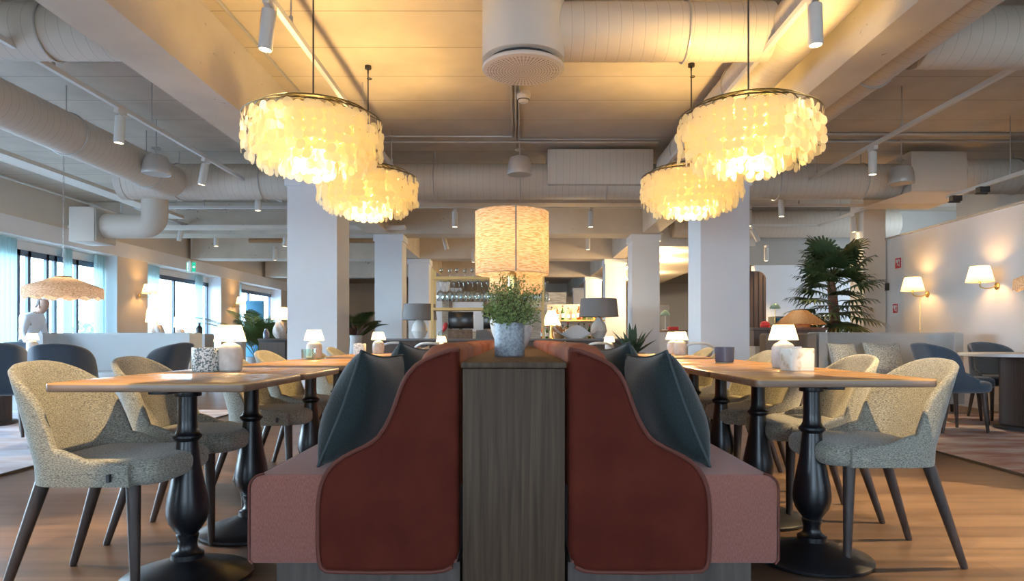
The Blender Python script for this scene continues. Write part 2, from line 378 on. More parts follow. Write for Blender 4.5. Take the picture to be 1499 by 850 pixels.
def curtain(y0, y1, x, label, n=6):
    rings = []
    for z in (0.03, 2.54):
        rings.append([(x+.045*math.sin(2*PI*n*k/60), y0+(y1-y0)*k/60, z) for k in range(61)])
    mb = MB().loft(rings, False, False); o = obj('curtain', mb, M['curtain']); tag(o, label, 'curtain', 'sea-green curtains at the left windows')
curtain(10.35,10.98,-8.2,'pale sea-green curtain at the far left edge, in front of the man')
curtain(12.15,12.4,-8.24,'narrow sea-green curtain between the two glass doors behind the wicker pendant',3)
curtain(13.0,13.36,-8.22,'sea-green curtain beside the bright reveal of the nearest left pillar',4)
curtain(14.55,15.35,-8.2,'sea-green curtain behind the lamp with the twisted base, second window bay')
curtain(17.1,17.5,-8.22,'sea-green curtain at the far side of the second window bay',4)
curtain(19.4,19.9,-8.2,'sea-green curtain beside the far wall sconce at the third window bay',4)
for i,(y,h,x) in enumerate([(11.0,1.25,-11.5),(13.2,1.05,-12.0),(15.6,1.5,-13.5),(20.5,1.6,-13)]):
    mb = MB(); rr = random.Random(i)
    for k in range(420):
        a = rr.uniform(0,2*PI); q = math.sqrt(rr.random())*.8; z = rr.uniform(-.1,1)*h; s = .09
        c = Vector((q*math.cos(a)*(1.1-.5*max(0,z/h)), q*math.sin(a)*(1.1-.5*max(0,z/h)), z)); u = Vector((rr.uniform(-1,1),rr.uniform(-1,1),rr.uniform(-1,1))).normalized()*s; v = u.orthogonal().normalized()*s*.6
        mb.add([c-u,c+v,c+u,c-v],[(0,1,2,3)])
    o = obj('garden_shrub', mb, M['bush'], loc=(x,y,-.12), smoothed=False)
    tag(o, ['green shrub outside, behind the leaning man','low green shrub outside the glass door right of the wicker pendant','green shrub outside the second window bay','tall green shrub outside the third window bay'][i], 'shrub')

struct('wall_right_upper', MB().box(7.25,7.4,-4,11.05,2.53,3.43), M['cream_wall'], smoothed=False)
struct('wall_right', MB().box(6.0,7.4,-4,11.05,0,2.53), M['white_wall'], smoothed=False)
struct('trim_2', MB().box(5.965,5.998,-1.5,11.05,2.505,2.53), M['grey_metal'], smoothed=False, label='thin pale rail along the right wall')
struct('trim_3', MB().box(5.62,5.98,10.86,11.3,0,3.4), M['cream_wall'], smoothed=False, label='beige corner pier at the end of the right wall')
struct('baseboard_right', MB().box(5.975,5.999,-1.5,10.85,0,.09), M['white_wall'], smoothed=False)
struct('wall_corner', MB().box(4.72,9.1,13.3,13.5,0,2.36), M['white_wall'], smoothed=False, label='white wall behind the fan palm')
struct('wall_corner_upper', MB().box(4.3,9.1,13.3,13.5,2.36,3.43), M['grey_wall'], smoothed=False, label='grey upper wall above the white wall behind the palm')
struct('wall_far_right', MB().box(9.0,9.2,11.05,31,0,3.43), M['white_wall'], smoothed=False)
rw = MB().box(-8.9,9.2,-4.2,-4,0,.75).box(-8.9,9.2,-4.2,-4,2.45,3.43)  # unseen wall, added with openings sized to limit daylight from behind
for a,b in ((-8.9,-6.0),(-4.0,-1.3),(1.3,4.0),(6.0,9.2)): rw.box(a,b,-4.2,-4,.75,2.45)
struct('wall_rear', rw, M['white_wall'], smoothed=False)
struct('wall_back', MB().box(-9,9.2,30.8,31,0,3.43), M['cream_wall'], smoothed=False)
struct('soffit', MB().box(2.75,4.7,13.2,30.7,2.72,3.42), M['cream_wall'], smoothed=False, label='lowered warm ceiling over the back right of the room')
for sx, nm in ((-1,'left'),(1,'right')):
    for k, (y, x0, x1, dy) in enumerate([(7.95,2.14,2.73,.58),(12.45,2.14,2.65,.5),(16.3,2.15,2.65,.5),(21.0,2.15,2.65,.5),(25.6,2.15,2.65,.5)]):
        if sx > 0 and k == 0: x0, x1 = 2.18, 2.76
        a, b = (x0,x1) if sx > 0 else (-x1,-x0)
        mb = MB().box(a,b,y,y+dy,0,2.84)
        mb.box(a-.025,b+.025,y-.025,y+dy+.025,2.72,2.838)
        o = struct('column', mb, M['column'], smoothed=False)
        o['label'] = '%s row white square column, %s' % (nm, ['nearest one','second from the front','third from the front','fourth from the front','farthest one'][k])
    b0, b1 = ((-2.76,-2.36) if sx < 0 else (2.30,2.60))
    mb = MB(); 
    for ya, yb in ((-1.5,8.62),(9.42,12.3),(12.95,30.7)):
        mb.sweep_prism([(b0,2.84),(b1,2.84),(b1,3.425),(b0,3.425)], 'Y', ya, yb, .02, 2)
    o = struct('beam', mb, M['concrete']); o['label'] = 'rough concrete ceiling beam along the %s column row' % nm
for y0,y1,z0,z1,lb in ((9.66,9.95,2.86,3.02,'slim cross beam behind the wide duct'),(12.36,12.92,2.84,3.42,'cross beam over the second pair of columns'),(16.2,16.8,2.84,3.42,'cross beam over the third pair of columns'),(21,21.5,2.84,3.42,'cross beam over the fourth pair of columns')):
    xs_ = (-7.9,2.7) if y0 > 12 else (-2.3,2.25)
    o = struct('beam', MB().box(xs_[0],xs_[1],y0,y1,z0,z1), M['concrete'], smoothed=False); o['label'] = lb

# rugs
for x0,x1,y0,y1,mt,lb in ((-7.7,-3.40,2.5,8.4,'rug_l','worn bluish rug on the left, under the round table'),(3.33,5.9,2.5,8.0,'rug_r','worn reddish grey rug on the right, under the round table')):
    t = thing('rug', lb, 'rug', ((x0+x1)/2,(y0+y1)/2,0))
    hx, hy = (x1-x0)/2, (y1-y0)/2
    obj('pile', MB().box(-hx+.015,hx-.015,-hy+.015,hy-.015,0.001,.014), M[mt], t, smoothed=False)
    obj('binding', MB().box(-hx,hx,-hy,-hy+.015,0.001,.015).box(-hx,hx,hy-.015,hy,0.001,.015).box(-hx,-hx+.015,-hy+.015,hy-.015,0.001,.015).box(hx-.015,hx,-hy+.015,hy-.015,0.001,.015), M['rug_edge'], t, smoothed=False)

# ------------------------------------------------------------------ ceiling services
def duct(label, pts, r, mat, n=28, ribs=True, clips=0, root=None):
    p0 = Vector(pts[0]); t = root or thing('air_duct', label, 'duct', p0)
    loc = [Vector(p)-p0 for p in pts]
    # round the corners
    path = [loc[0]]
    for i in range(1, len(loc)-1):
        a, b, c = loc[i-1], loc[i], loc[i+1]; k = min(r*1.3, (b-a).length*.49, (c-b).length*.49)
        s = b+(a-b).normalized()*k; e = b+(c-b).normalized()*k
        for j in range(9): q = j/8; path.append(s*(1-q)**2 + b*2*q*(1-q) + e*q*q)
    path.append(loc[-1]); dense = []; rad = []
    for i in range(len(path)-1):
        L = (path[i+1]-path[i]).length; m = max(1, int(L/.035)) if ribs and L > .1 else 1
        for j in range(m): dense.append(path[i].lerp(path[i+1], j/m))
    dense.append(path[-1])
    for i in range(len(dense)): rad.append(r*(1+.012*(i % 4 == 0)) if ribs else r)
    obj('duct_skin', MB().tube(dense, rad, n), M[mat], t)
    L = (loc[1]-loc[0])
    for k in range(clips):
        q = loc[0]+L*((k+.6)/clips); ax = L.normalized(); u = Vector((0,0,1)); w_ = ax.cross(u)
        mb = MB(); ring = []
        for j in range(29):
            a = 2*PI*j/28; ring.append(q+(u*math.cos(a)+w_*math.sin(a))*(r*1.02+.004))
        mb.tube(ring, .008, 6, False); zt = 3.43-p0.z
        mb.tube([q+u*r, Vector((q.x,q.y,zt))], .006, 6)
        obj('hanger_band', mb, M['grey_metal'], t)
    return t
duct('grey duct running lengthwise high on the left', [(-4.5,1.5,2.95),(-4.5,8.70,2.95)], .205, 'duct_y', clips=5)
duct('ribbed duct crossing at the top left, behind the concrete beam', [(-4.28,4.9,3.15),(-2.80,4.9,3.15)], .20, 'duct_x', clips=1)
t = duct('wide ribbed duct crossing the room behind the chandeliers', [(-5.25,9.04,3.02),(5.1,9.04,3.02)], .235, 'duct_x', clips=9)
obj('silencer_box', MB().box(5.25+.40,5.25+1.78,-.30,.28,-.10,.36), M['duct_x'], t, bev=.01)
obj('end_cap', MB().lathe([(.0,0),(.2,0),(.245,.03),(.245,.12),(.235,.13)], 28).move(Matrix.Translation((-.1,0,0)) @ Matrix.Rotation(PI/2,4,'Y')), M['duct_plain'], t)
duct('bent duct dropping to a box at the left wall', [(-4.95,9.15,2.80),(-4.95,9.15,2.44),(-5.62,9.15,2.44)], .165, 'duct_plain')
t = thing('vent_box', 'grey sheet metal vent box on the left, above the window wall', 'duct', (-5.80,9.15,2.2))
obj('box_body', MB().box(-.17,.17,-.24,.24,0,.46), M['duct_plain'], t, bev=.008); obj('box_flange', MB().box(.17,.185,-.22,.22,.02,.44), M['grey_metal'], t, smoothed=False)
t = thing('vent_box', 'large sheet metal plenum box on the right, joined to the wide duct', 'duct', (5.5,9.0,2.72))
obj('box_body', MB().sweep_prism([(-.38,.10),(.35,.10),(.35,.62),(-.38,.62)],'Y',-.3,.3,.006,2), M['duct_plain'], t)
obj('sloped_bottom', MB().loft([[(-.38,-.3,.098),(.35,-.3,.098),(.35,.3,.098),(-.38,.3,.098)],[(-.75,-.1,-.02),(.2,-.1,-.02),(.2,.3,-.02),(-.75,.3,-.02)]]), M['duct_plain'], t, smoothed=False)
duct('short thick duct behind the right chandeliers, near the back', [(2.95,12.75,3.08),(7.2,12.75,3.08)], .25, 'duct_x', clips=2)
duct('ribbed duct end running from the plenum box over the right wall', [(5.90,9.0,3.08),(7.2,9.0,3.08)], .23, 'duct_x', clips=1)
duct('ribbed duct crossing at the top right corner', [(2.98,5.0,3.15),(7.2,5.0,3.15)], .22, 'duct_x', clips=2)
duct('ribbed duct lengthwise on the inner side of the right beam', [(2.02,-1.2,3.16),(2.02,8.75,3.16)], .20, 'duct_y', clips=5)
duct('ribbed duct lengthwise on the outer side of the right beam', [(2.80,-1.2,3.05),(2.80,8.75,3.05)], .165, 'duct_y', clips=4)
# round ceiling diffuser on its duct
t = thing('ceiling_diffuser', 'big round white air diffuser with perforated disc above the bench', 'air vent', (.045,4.9,2.86))
obj('drum', MB().lathe([(.285,.07),(.30,.075),(.30,.55),(.29,.565)], 48), M['white_metal'], t)
obj('drum_throat', MB().lathe([(.25,.03),(.25,.09)], 40), M['dark'], t)
def perforated():
    m, n2, out = newmat('perforated_disc'); b = principled(n2, out, .5)
    v = coords(n2); g = N(n2,'ShaderNodeTexGradient', gradient_type='RADIAL'); ln = N(n2,'ShaderNodeVectorMath', operation='LENGTH'); sepn = N(n2,'ShaderNodeSeparateXYZ'); cmb = N(n2,'ShaderNodeCombineXYZ')
    n2.links.new(v, g.inputs[0]); n2.links.new(v, sepn.inputs[0]); n2.links.new(sepn.outputs[0], cmb.inputs[0]); n2.links.new(sepn.outputs[1], cmb.inputs[1]); n2.links.new(cmb.outputs[0], ln.inputs[0])
    def mt(op, a, bb):
        q = N(n2,'ShaderNodeMath', operation=op)
        for i, x in enumerate((a,bb)):
            if x is None: continue
            if isinstance(x,(int,float)): q.inputs[i].default_value = x
            else: n2.links.new(x, q.inputs[i])
        return q.outputs[0]
    rr = mt('MULTIPLY', ln.outputs['Value'], 48.0); fr = mt('ABSOLUTE', mt('SUBTRACT', mt('FRACT', rr, None), .5), None)
    aa = mt('MULTIPLY', g.outputs['Fac'], 56.0); fa = mt('ABSOLUTE', mt('SUBTRACT', mt('FRACT', aa, None), .5), None)
    d = mt('ADD', mt('MULTIPLY', fr, fr), mt('MULTIPLY', fa, fa)); hole = mt('LESS_THAN', d, .075)
    inside = mt('LESS_THAN', ln.outputs['Value'], .262); fac = mt('MULTIPLY', hole, inside)
    mx = N(n2,'ShaderNodeMixRGB'); mx.inputs[1].default_value = rgba((.66,.62,.56)); mx.inputs[2].default_value = rgba((.16,.13,.09)); n2.links.new(fac, mx.inputs[0]); n2.links.new(mx.outputs[0], b.inputs['Base Color'])
    return m
obj('perforated_disc', MB().lathe([(.0,0),(.27,0),(.295,.008),(.302,.02),(.295,.034),(.0,.036)], 48), perforated(), t)
duct('ribbed duct feeding the round diffuser from the right', [(.30,4.95,3.17),(1.86,4.95,3.17)], .205, 'duct_x', clips=1)
# smoke detector, speakers
t = thing('smoke_detector', 'small white smoke detector on the ceiling behind the diffuser', 'smoke detector', (.065,6.86,3.32))
obj('detector_head', MB().lathe([(.0,0),(.035,0),(.05,.012),(.066,.04),(.07,.06)], 28), M['white_metal'], t); obj('detector_base', MB().lathe([(.07,.06),(.074,.065),(.074,.11)], 28), M['white_metal'], t)
obj('slots', MB().ring((0,0,.028),.058,.006,28,6), M['dark'], t)
def speaker(loc, r, label):
    x, y, z = loc; t = thing('hanging_speaker', label, 'speaker', loc, group='dome ceiling speakers')
    obj('dome', MB().lathe([(.0,.012),(r*.9,.012),(r*.97,0),(r,.01),(r*.98,.06),(r*.9,.15),(r*.75,.205),(r*.4,.225),(.0,.228)], 32), M['grey_metal'], t)
    obj('grille', MB().lathe([(.0,.004),(r*.9,.004),(r*.9,.014),(0,.014)], 32), M['grey_wall'], t)
    obj('suspension_cable', MB().tube([(0,0,.22),(.0,0,3.43-z)], .006, 6).ring((0,0,.30),.05,.006,16,5), M['grey_metal'], t)
speaker((-4.15,7.7,2.79), .155, 'grey dome speaker hanging at the upper left below the long duct')
speaker((.03,8.1,2.885), .15, 'pale dome speaker hanging in the middle, above the big lampshade')
speaker((4.85,8.45,2.86), .15, 'pale dome speaker half hidden behind a track spotlight on the right')

# conduits
def pipe(label, pts, r=.012, mat='grey_metal'):
    p0 = Vector(pts[0]); o = obj('conduit', MB().tube([Vector(p)-p0 for p in pts], r, 8), M[mat], loc=p0); tag(o, label, 'pipe')
pipe('thin conduit on the ceiling, left of the three behind the diffuser', [(-.06,5.3,3.412),(-.06,8.3,3.412),(-2.25,8.3,3.412)])
pipe('thin conduit on the ceiling, middle of the three behind the diffuser', [(-.02,5.3,3.412),(-.02,8.36,3.412)])
pipe('thin conduit on the ceiling, right of the three, turning right across the room', [(.02,5.3,3.412),(.02,8.42,3.412),(1.8,8.42,3.412)])
pipe('conduit crossing the whole ceiling just in front of the wide duct', [(-2.3,8.55,3.4155),(1.8,8.55,3.4155)], .016)
pipe('upper of the two conduits crossing on the right', [(3.05,8.2,3.411),(7.2,8.2,3.411)], .018)
pipe('lower of the two conduits crossing on the right', [(3.05,8.5,3.409),(7.2,8.5,3.409)], .02)
pipe('pale conduit lengthwise beside the left concrete beam', [(-2.22,1.5,3.415),(-2.22,8.2,3.415)], .014)
pipe('thin rail lengthwise high on the far left', [(-6.5,2.0,3.436),(-6.5,2.0,2.95),(-6.5,11,2.95),(-6.5,11,3.436)], .015)
o = obj('cable_tray', MB().box(-.13,.13,0,9.5,0,.05).box(-.135,-.13,1,1.03,.0,.475).box(.13,.135,1,1.03,.0,.475).box(-.135,-.13,5,5.03,.0,.475).box(.13,.135,5,5.03,.0,.475).box(-.135,-.13,8.8,8.83,.0,.475).box(.13,.135,8.8,8.83,.0,.475), M['cream_wall'], loc=(-5.85,2.0,2.96), smoothed=False); tag(o,'wide pale cable tray lengthwise on the far left','cable tray')
o = obj('cable_tray', MB().box(-3.6,3.6,-.1,.1,0,.06), M['cream_wall'], loc=(-5.6,12.0,2.86), smoothed=False); tag(o,'pale cable tray crossing at the back left','cable tray')
o = obj('pipe_bundle', MB().tube([(0,0,0),(2.9,0,0)], .05, 10).tube([(0,.12,.06),(2.9,.12,.06)], .04, 10), M['rattan'], loc=(-5.6,14.0,2.95)); tag(o,'copper coloured pipes crossing at the back left','pipe')

# ------------------------------------------------------------------ tracks and spots
def track(label, pts, drops=(), z=3.0):
    p0 = Vector(pts[0]); t = thing('lighting_track', label, 'lighting track', p0)
    mb = MB()
    for a, b in zip(pts[:-1], pts[1:]):
        a = Vector(a)-p0; b = Vector(b)-p0; d = (b-a).normalized(); s = Vector((-d.y,d.x,0))*.018; u = Vector((0,0,.02))
        mb.loft([[q-s-u, q+s-u, q+s+u, q-s+u] for q in (a-d*.015, b+d*.015)])
    obj('rail', mb, M['white_metal'], t, smoothed=False)
    for x, y in drops:
        q = Vector((x,y,p0.z))-p0; obj('hanger', MB().tube([q+Vector((0,0,.015)), q+Vector((0,0,3.43-p0.z))], .005, 6).lathe([(.014,0),(.014,.05)],10,(q.x,q.y,.02)), M['grey_metal'], t)
    return t
spot_proto = None
def spot(x, y, z, label, tilt=(0,0), aim=None, power=45, angle=62):
    global spot_proto
    if spot_proto is None:
        t = thing('track_spotlight', label, 'spotlight', (x,y,z), group='track spotlights'); spot_proto = t
        obj('adapter', MB().box(-.02,.02,-.07,.07,-.04,-.0).tube([(0,0,-.03),(0,0,-.08)],.01,8), M['white_metal'], t, smoothed=False)
        obj('barrel', MB().lathe([(.036,-.30),(.042,-.302),(.043,-.29),(.043,-.06),(.04,-.055),(.0,-.055)], 24, caps=False), M['white_metal'], t)
        obj('lens', MB().lathe([(.0,-.288),(.036,-.288),(.036,-.295),(.0,-.295)], 20), M['lens'], t)
    else: t = dup(spot_proto, (x,y,z), label=label)
    t.rotation_euler = (tilt[0], tilt[1], 0)
    if power:
        R = t.rotation_euler.to_matrix(); s = Vector((x,y,z)) + R @ Vector((0,0,-.32)); q = s + R @ Vector((0,0,-1))
        lamp('spot_beam', s, power, (1,.70,.36), .03, 'SPOT', aim or q, angle, .5)
    return t
track('lighting track above the left row of tables', [(-1.52,-.5,3.0),(-1.52,8.4,3.0)], [(-1.52,4.5),(-1.52,6.6),(-1.52,8.1)])
track('lighting track above the right row of tables', [(1.80,-.5,3.0),(1.80,8.2,3.0)], [(1.80,3.3),(1.80,4.9),(1.80,6.9)])
track('lighting track farther left, over the passage', [(-3.60,1.0,3.0),(-3.60,10.2,3.0)], [(-3.6,5.2),(-3.6,6.6),(-3.6,8.9)])
track('long lighting track over the right passage', [(3.85,1.0,3.0),(3.85,10.0,3.0)], [(3.85,4.6),(3.85,6.7),(3.85,8.6)])
track('track at the back left, bent around a corner', [(-3.6,10.7,3.0),(-6.1,10.7,3.0),(-6.1,12.9,3.0),(-3.6,12.9,3.0)], [(-5.0,10.7),(-6.1,12.0)])
track('track at the back right, bent around a corner', [(3.5,10.45,2.98),(5.55,10.45,2.98),(5.55,12.3,2.98),(3.5,12.3,2.98)], [(4.4,10.45),(5.55,11.5)])
track('short cross track behind the wide duct', [(-2.0,10.55,2.98),(2.0,10.55,2.98)], [(-1.5,10.55),(0,10.55),(1.5,10.55)])
track('cross track farther back in the middle', [(-2.0,13.4,3.0),(2.0,13.4,3.0)], [(-1.2,13.4),(1.2,13.4)])
spot(-1.52,4.12,2.98,'grey track spotlight at the top left, left of the near left chandelier',(0,.10),power=80)
spot(1.80,4.05,2.98,'grey track spotlight at the top right, above the near right chandelier',(0,-.02),power=80)
spot(-3.60,6.08,2.98,'spotlight nearest on the track over the left passage',(0,.06),power=60)
spot(-3.60,7.75,2.98,'tilted spotlight second on the track over the left passage',(0,.18),power=60)
spot(-3.60,9.30,2.98,'spotlight third on the track over the left passage',(0,.0),power=50)
spot(3.85,7.25,2.98,'spotlight on the long right track, in front of the dome speaker',(0,0),power=70)
spot(3.85,9.75,2.98,'spotlight at the far end of the long right track',(0,0),power=50)
spot(3.62,10.45,2.96,'spotlight just right of the right front column',(0,0),power=50)
spot(5.55,11.05,2.96,'spotlight above the fan palm',(0,-.05),power=14)
spot(-.98,10.55,2.96,'left of two spotlights on the short cross track',(0,0),power=50)
spot(1.16,10.55,2.96,'right of two spotlights on the short cross track',(0,0),power=50)
spot(-1.48,13.4,2.98,'tilted spotlight left of the big lampshade',(.15,-.25),power=50)
spot(-1.02,15.6,2.98,'small distant spotlight left of the big lampshade',(0,0),power=40)
spot(1.42,13.4,2.98,'distant spotlight right of the big lampshade',(0,0),power=40)
spot(-6.1,12.2,2.98,'spotlight at the bend of the back left track',(0,.2),power=50)
spot(-5.5,15.2,2.98,'small spotlight above the exit sign',(0,0),power=40)
spot(-5.8,12.9,2.98,'second spotlight on the back left track',(0,0),power=40)
spot(-4.45,12.9,2.98,'spotlight at the back left, near the left front column',(0,.1),power=40)
spot(4.3,12.3,2.96,'spotlight tilted sideways behind the fan palm, at left',(.1,-.5),power=40)
spot(4.8,12.9,2.7,'low spotlight in front of the white wall behind the palm',(0,0),power=40)
# dark gadgets on right
for x,y,l in ((5.60,8.55,'left of two dark clip adapters under the right end track'),(5.60,8.05,'right of two dark clip adapters under the right end track')):
    o = obj('clip_adapter', MB().box(-.06,.06,-.04,.04,0,.07).box(-.09,.05,-.015,.015,-.02,.0), M['dark'], loc=(x,y,2.657), smoothed=False); tag(o,l,'adapter')
track('short lighting track by the right wall, carrying two dark adapters', [(5.60,4.5,2.745),(5.60,8.7,2.745)], [(5.6,6.4),(5.6,7.6)], 2.745)
# unseen lamps without fixtures, added to light the near chairs and the floor
for p_, a_, w_, an in (((3.85,3.0,2.9),(2.25,3.35,0),420,36),((-3.6,2.9,2.9),(-1.98,2.72,0),170,22),((-.95,1.5,2.9),(-1.70,2.55,.62),190,20),((.95,1.8,2.9),(1.69,2.92,.62),190,20)):
    lamp('spot_beam', p_, w_, (1,.70,.34), .02, 'SPOT', a_, an, .12)
# warm downlights in the lowered ceiling
for k,(x,y) in enumerate([(3.1,14.0),(3.5,15.6),(3.0,17.2),(3.7,18.5),(3.2,20.5)]):
    t = thing('downlight', 'recessed warm downlight in the lowered ceiling, %s from the front' % ['first','second','third','fourth','fifth'][k], 'downlight', (x,y,2.70), group='downlights in the lowered ceiling')
    obj('trim_ring', MB().ring((0,0,.012),.06,.012,20,6), M['white_metal'], t); obj('lens', MB().lathe([(0,.008),(.05,.008),(.05,.018),(0,.018)],16), M['lens'], t)
    lamp('downlight_beam', (x,y,2.6), 45, (1,.66,.30), .05)
# ------------------------------------------------------------------ chandeliers
def chandelier(loc, label, zt, seed):
    rr = random.Random(seed); t = thing('shell_chandelier', label, 'chandelier', loc, group='capiz shell chandeliers')
    # frame: spiral of wire rings forming a shallow cone
    fr = MB()
    for R, z in ((.45,-.05),(.37,.0),(.30,.025),(.24,.042),(.185,.055),(.13,.065)): fr.ring((0,0,z),R,.0045,48,6)
    for k in range(6):
        a = 2*PI*k/6; fr.tube([(.45*math.cos(a),.45*math.sin(a),-.05),(.30*math.cos(a),.30*math.sin(a),.025),(.13*math.cos(a),.13*math.sin(a),.065),(.01*math.cos(a),.01*math.sin(a),.075)], .003, 5)
    obj('wire_frame', fr, M['wire'], t)
    obj('lamp_holder', MB().lathe([(.0,.08),(.022,.08),(.022,-.06),(.0,-.06)],16), M['brass'], t)
    obj('bulb', MB().lathe([(.0,-.21),(.03,-.19),(.042,-.15),(.03,-.09),(.016,-.06),(.0,-.06)],16), M['bulb'], t)
    cd = MB().tube([(0,0,.075),(0.0,0,zt-.02)], .006, 8); cd.ring((.012,0,zt-.12),.02,.005,12,5)
    obj('cord', cd, M['cord'], t); obj('ceiling_hook', MB().lathe([(.03,zt-.03),(.03,zt)],14).tube([(0,0,zt-.03),(0,0,zt-.07)],.008,6), M['cord'], t)
    tiers = [(.45,-.06,4,.0),(.40,-.05,5,.3),(.345,-.035,6,.1),(.28,-.02,6,.5),(.21,-.01,7,.2),(.13,-.02,7,.4)]
    for R, z0, rows, ph in tiers:
        mb = MB(); n = int(2*PI*R/.059)
        for i in range(n):
            a = 2*PI*(i+ph)/n + rr.uniform(-.02,.02)
            rows_i = rows - (1 if rr.random() < .2 else 0); off = rr.uniform(-.012,.012)
            for j in range(rows_i):
                z = z0 - .034 - j*.058 + off; r_ = .0325 + rr.uniform(-.002,.002); aa = a + rr.gauss(0,.22)/1.0*.12
                c = Vector((R*math.cos(a)+rr.uniform(-.006,.006), R*math.sin(a)+rr.uniform(-.006,.006), z))
                tw = rr.gauss(0,.35); u = Vector((-math.sin(a+tw), math.cos(a+tw), 0)); v = Vector((0,0,1)) + Vector((math.cos(a),math.sin(a),0))*rr.gauss(0,.08)
                mb.add([c+u*r_*math.cos(2*PI*k/10)+v*r_*math.sin(2*PI*k/10) for k in range(10)], [tuple(range(10))])
        o = obj('shell_curtain', mb, M['shell'], t, smoothed=False); o['kind'] = 'stuff'
    x,y,z = loc
    lamp('chandelier_glow', (x,y,z-.17), 52, (1,.62,.20), .06)
chandelier((-1.37,4.5,2.42), 'big glowing shell chandelier, nearer of the two on the left', 1.01, 1)
chandelier((-1.38,6.2,2.44), 'big glowing shell chandelier, farther of the two on the left', .99, 2)
chandelier((1.52,4.4,2.41), 'big glowing shell chandelier, nearer of the two on the right', 1.02, 3)
chandelier((1.60,6.15,2.44), 'big glowing shell chandelier, farther of the two on the right', .99, 4)

# ------------------------------------------------------------------ divider with the two benches
DX = -.011; DH = .173; D0 = 2.2; D1 = 7.1
t = thing('bench_divider', 'dark walnut divider cabinet standing between the two rust benches', 'divider', (DX,D0,0))
obj('carcass', MB().box(-DH+.004,DH-.004,.012,D1-D0,0.0,.808), M['walnut'], t, bev=.003)
obj('top_board', MB().box(-DH,DH,0,D1-D0,.81,.83), M['walnut'], t, bev=.003)
Wpts = [(671,511),(655,514),(640,519),(623,526),(608,535),(597,547),(589,561),(583,577),(577,594),(570,612),(562,627),(553,640),(543,648),(531,655),(516,662),(502.5,669),(491,677),(481,687),(474,698),(469,711),(466,725),(464.5,742),(464,777),(464.5,805),(466,822),(469,831),(476,837),(490,838),(560,839),(630,838.5),(650,836),(662,830),(668,821),(671,808)]
wing = [((x-VX)/445-DX, H-(y-VY)/445) for x, y in Wpts]
for sx, side in ((-1,'left'),(1,'right')):
    t = thing('banquette', 'rust velvet banquette with salmon seat on the %s side of the divider' % side, 'bench', (DX+sx*.0,D0,0))
    poly = [(x*-sx, z) for x, z in wing]
    # rounded wing: thickened panel
    obj('wing_panel', MB().sweep_prism(poly, 'Y', .004, .085, .022, 4), M['velvet'], t, ang=60)
    rim = [Vector((x*-sx, .010, z)) for x, z in wing[:-2]]
    obj('piping', MB().tube(rim, .0075, 8), M['piping'], t)
    a, b = sorted((sx*.20, sx*.885))
    # seat: rounded nose, long block
    z0, z1 = .162, .459; r = .05
    q = []
    for k in range(7): u = PI/2*k/6; q.append((.874-r+r*math.sin(u), z1-r+r*math.cos(u)))
    q += [(.874,z0+.012),(.862,z0),(.19,z0),(.19,z1)]
    obj('seat', MB().sweep_prism([(x*sx,z) for x,z in q], 'Y', .012, D1-D0-.01, .012, 2), M['pink'], t, ang=40)
    obj('seat_piping', MB().tube([(sx*(x+.002),.014,z+.001) for x,z in q[:9]], .004, 6).tube([(sx*(.874-r*.3),.02,z1-r*.3+.001),(sx*(.874-r*.3),D1-D0-.02,z1-r*.3+.001)], .003, 6), M['piping'], t)
    a, b = sorted((sx*.18, sx*.79)); obj('plinth', MB().box(a,b,.03,D1-D0-.05,0,.163), M['plinth_dark'], t, smoothed=False)
    for k in range(7):
        y0 = .10+k*.685; n = 14; prof = []
        bw = [(.180,.40),(.180,.868),(.20,.888),(.24,.892),(.285,.880),(.315,.850),(.335,.80),(.36,.66),(.385,.52),(.39,.455),(.30,.40)]
        o = obj('back_panel', MB().sweep_prism([(x*sx,z) for x,z in bw], 'Y', y0+.002, y0+.683, .03, 3), M['velvet_back'], t, ang=60)

def pillow(name, w_, h_, T, mat, pipe_mat, label, loc, rot, group=None, cat='cushion', flange=.0):
    t = thing(name, label, cat, loc, 0, group); t.rotation_euler = rot
    n = 22; fr = MB()
    def pt(i, j, s):
        u = -1+2*i/n; v = -1+2*j/n
        x = w_/2*u*(1-.09*(1-abs(v)**1.6)); z = h_/2*v*(1-.09*(1-abs(u)**1.6))
        d = max(0,(1-abs(u)**2.6))*max(0,(1-abs(v)**2.6)); y = s*T*(d**.52)*(1+.05*math.sin(5*u+3*v))
        return (x, y, z)
    vs = []; fs = []; idx = {}
    for s in (1,-1):
        for i in range(n+1):
            for j in range(n+1):
                edge = i in (0,n) or j in (0,n)
                k = (i,j,0 if edge else s)
                if k not in idx: idx[k] = len(vs); vs.append(pt(i,j,s))
        for i in range(n):
            for j in range(n):
                g = lambda a,b: idx[(a,b,0 if a in (0,n) or b in (0,n) else s)]
                fs.append((g(i,j),g(i+1,j),g(i+1,j+1),g(i,j+1)))
    obj('cover', fr.add(vs,fs), mat, t, ang=180)
    loop = [pt(i,0,1) for i in range(n)]+[pt(n,j,1) for j in range(n)]+[pt(n-i,n,1) for i in range(n)]+[pt(0,n-j,1) for j in range(n+1)]
    obj('edge_seam', MB().tube(loop, .0045, 6, False), pipe_mat, t, ang=60)
    return t
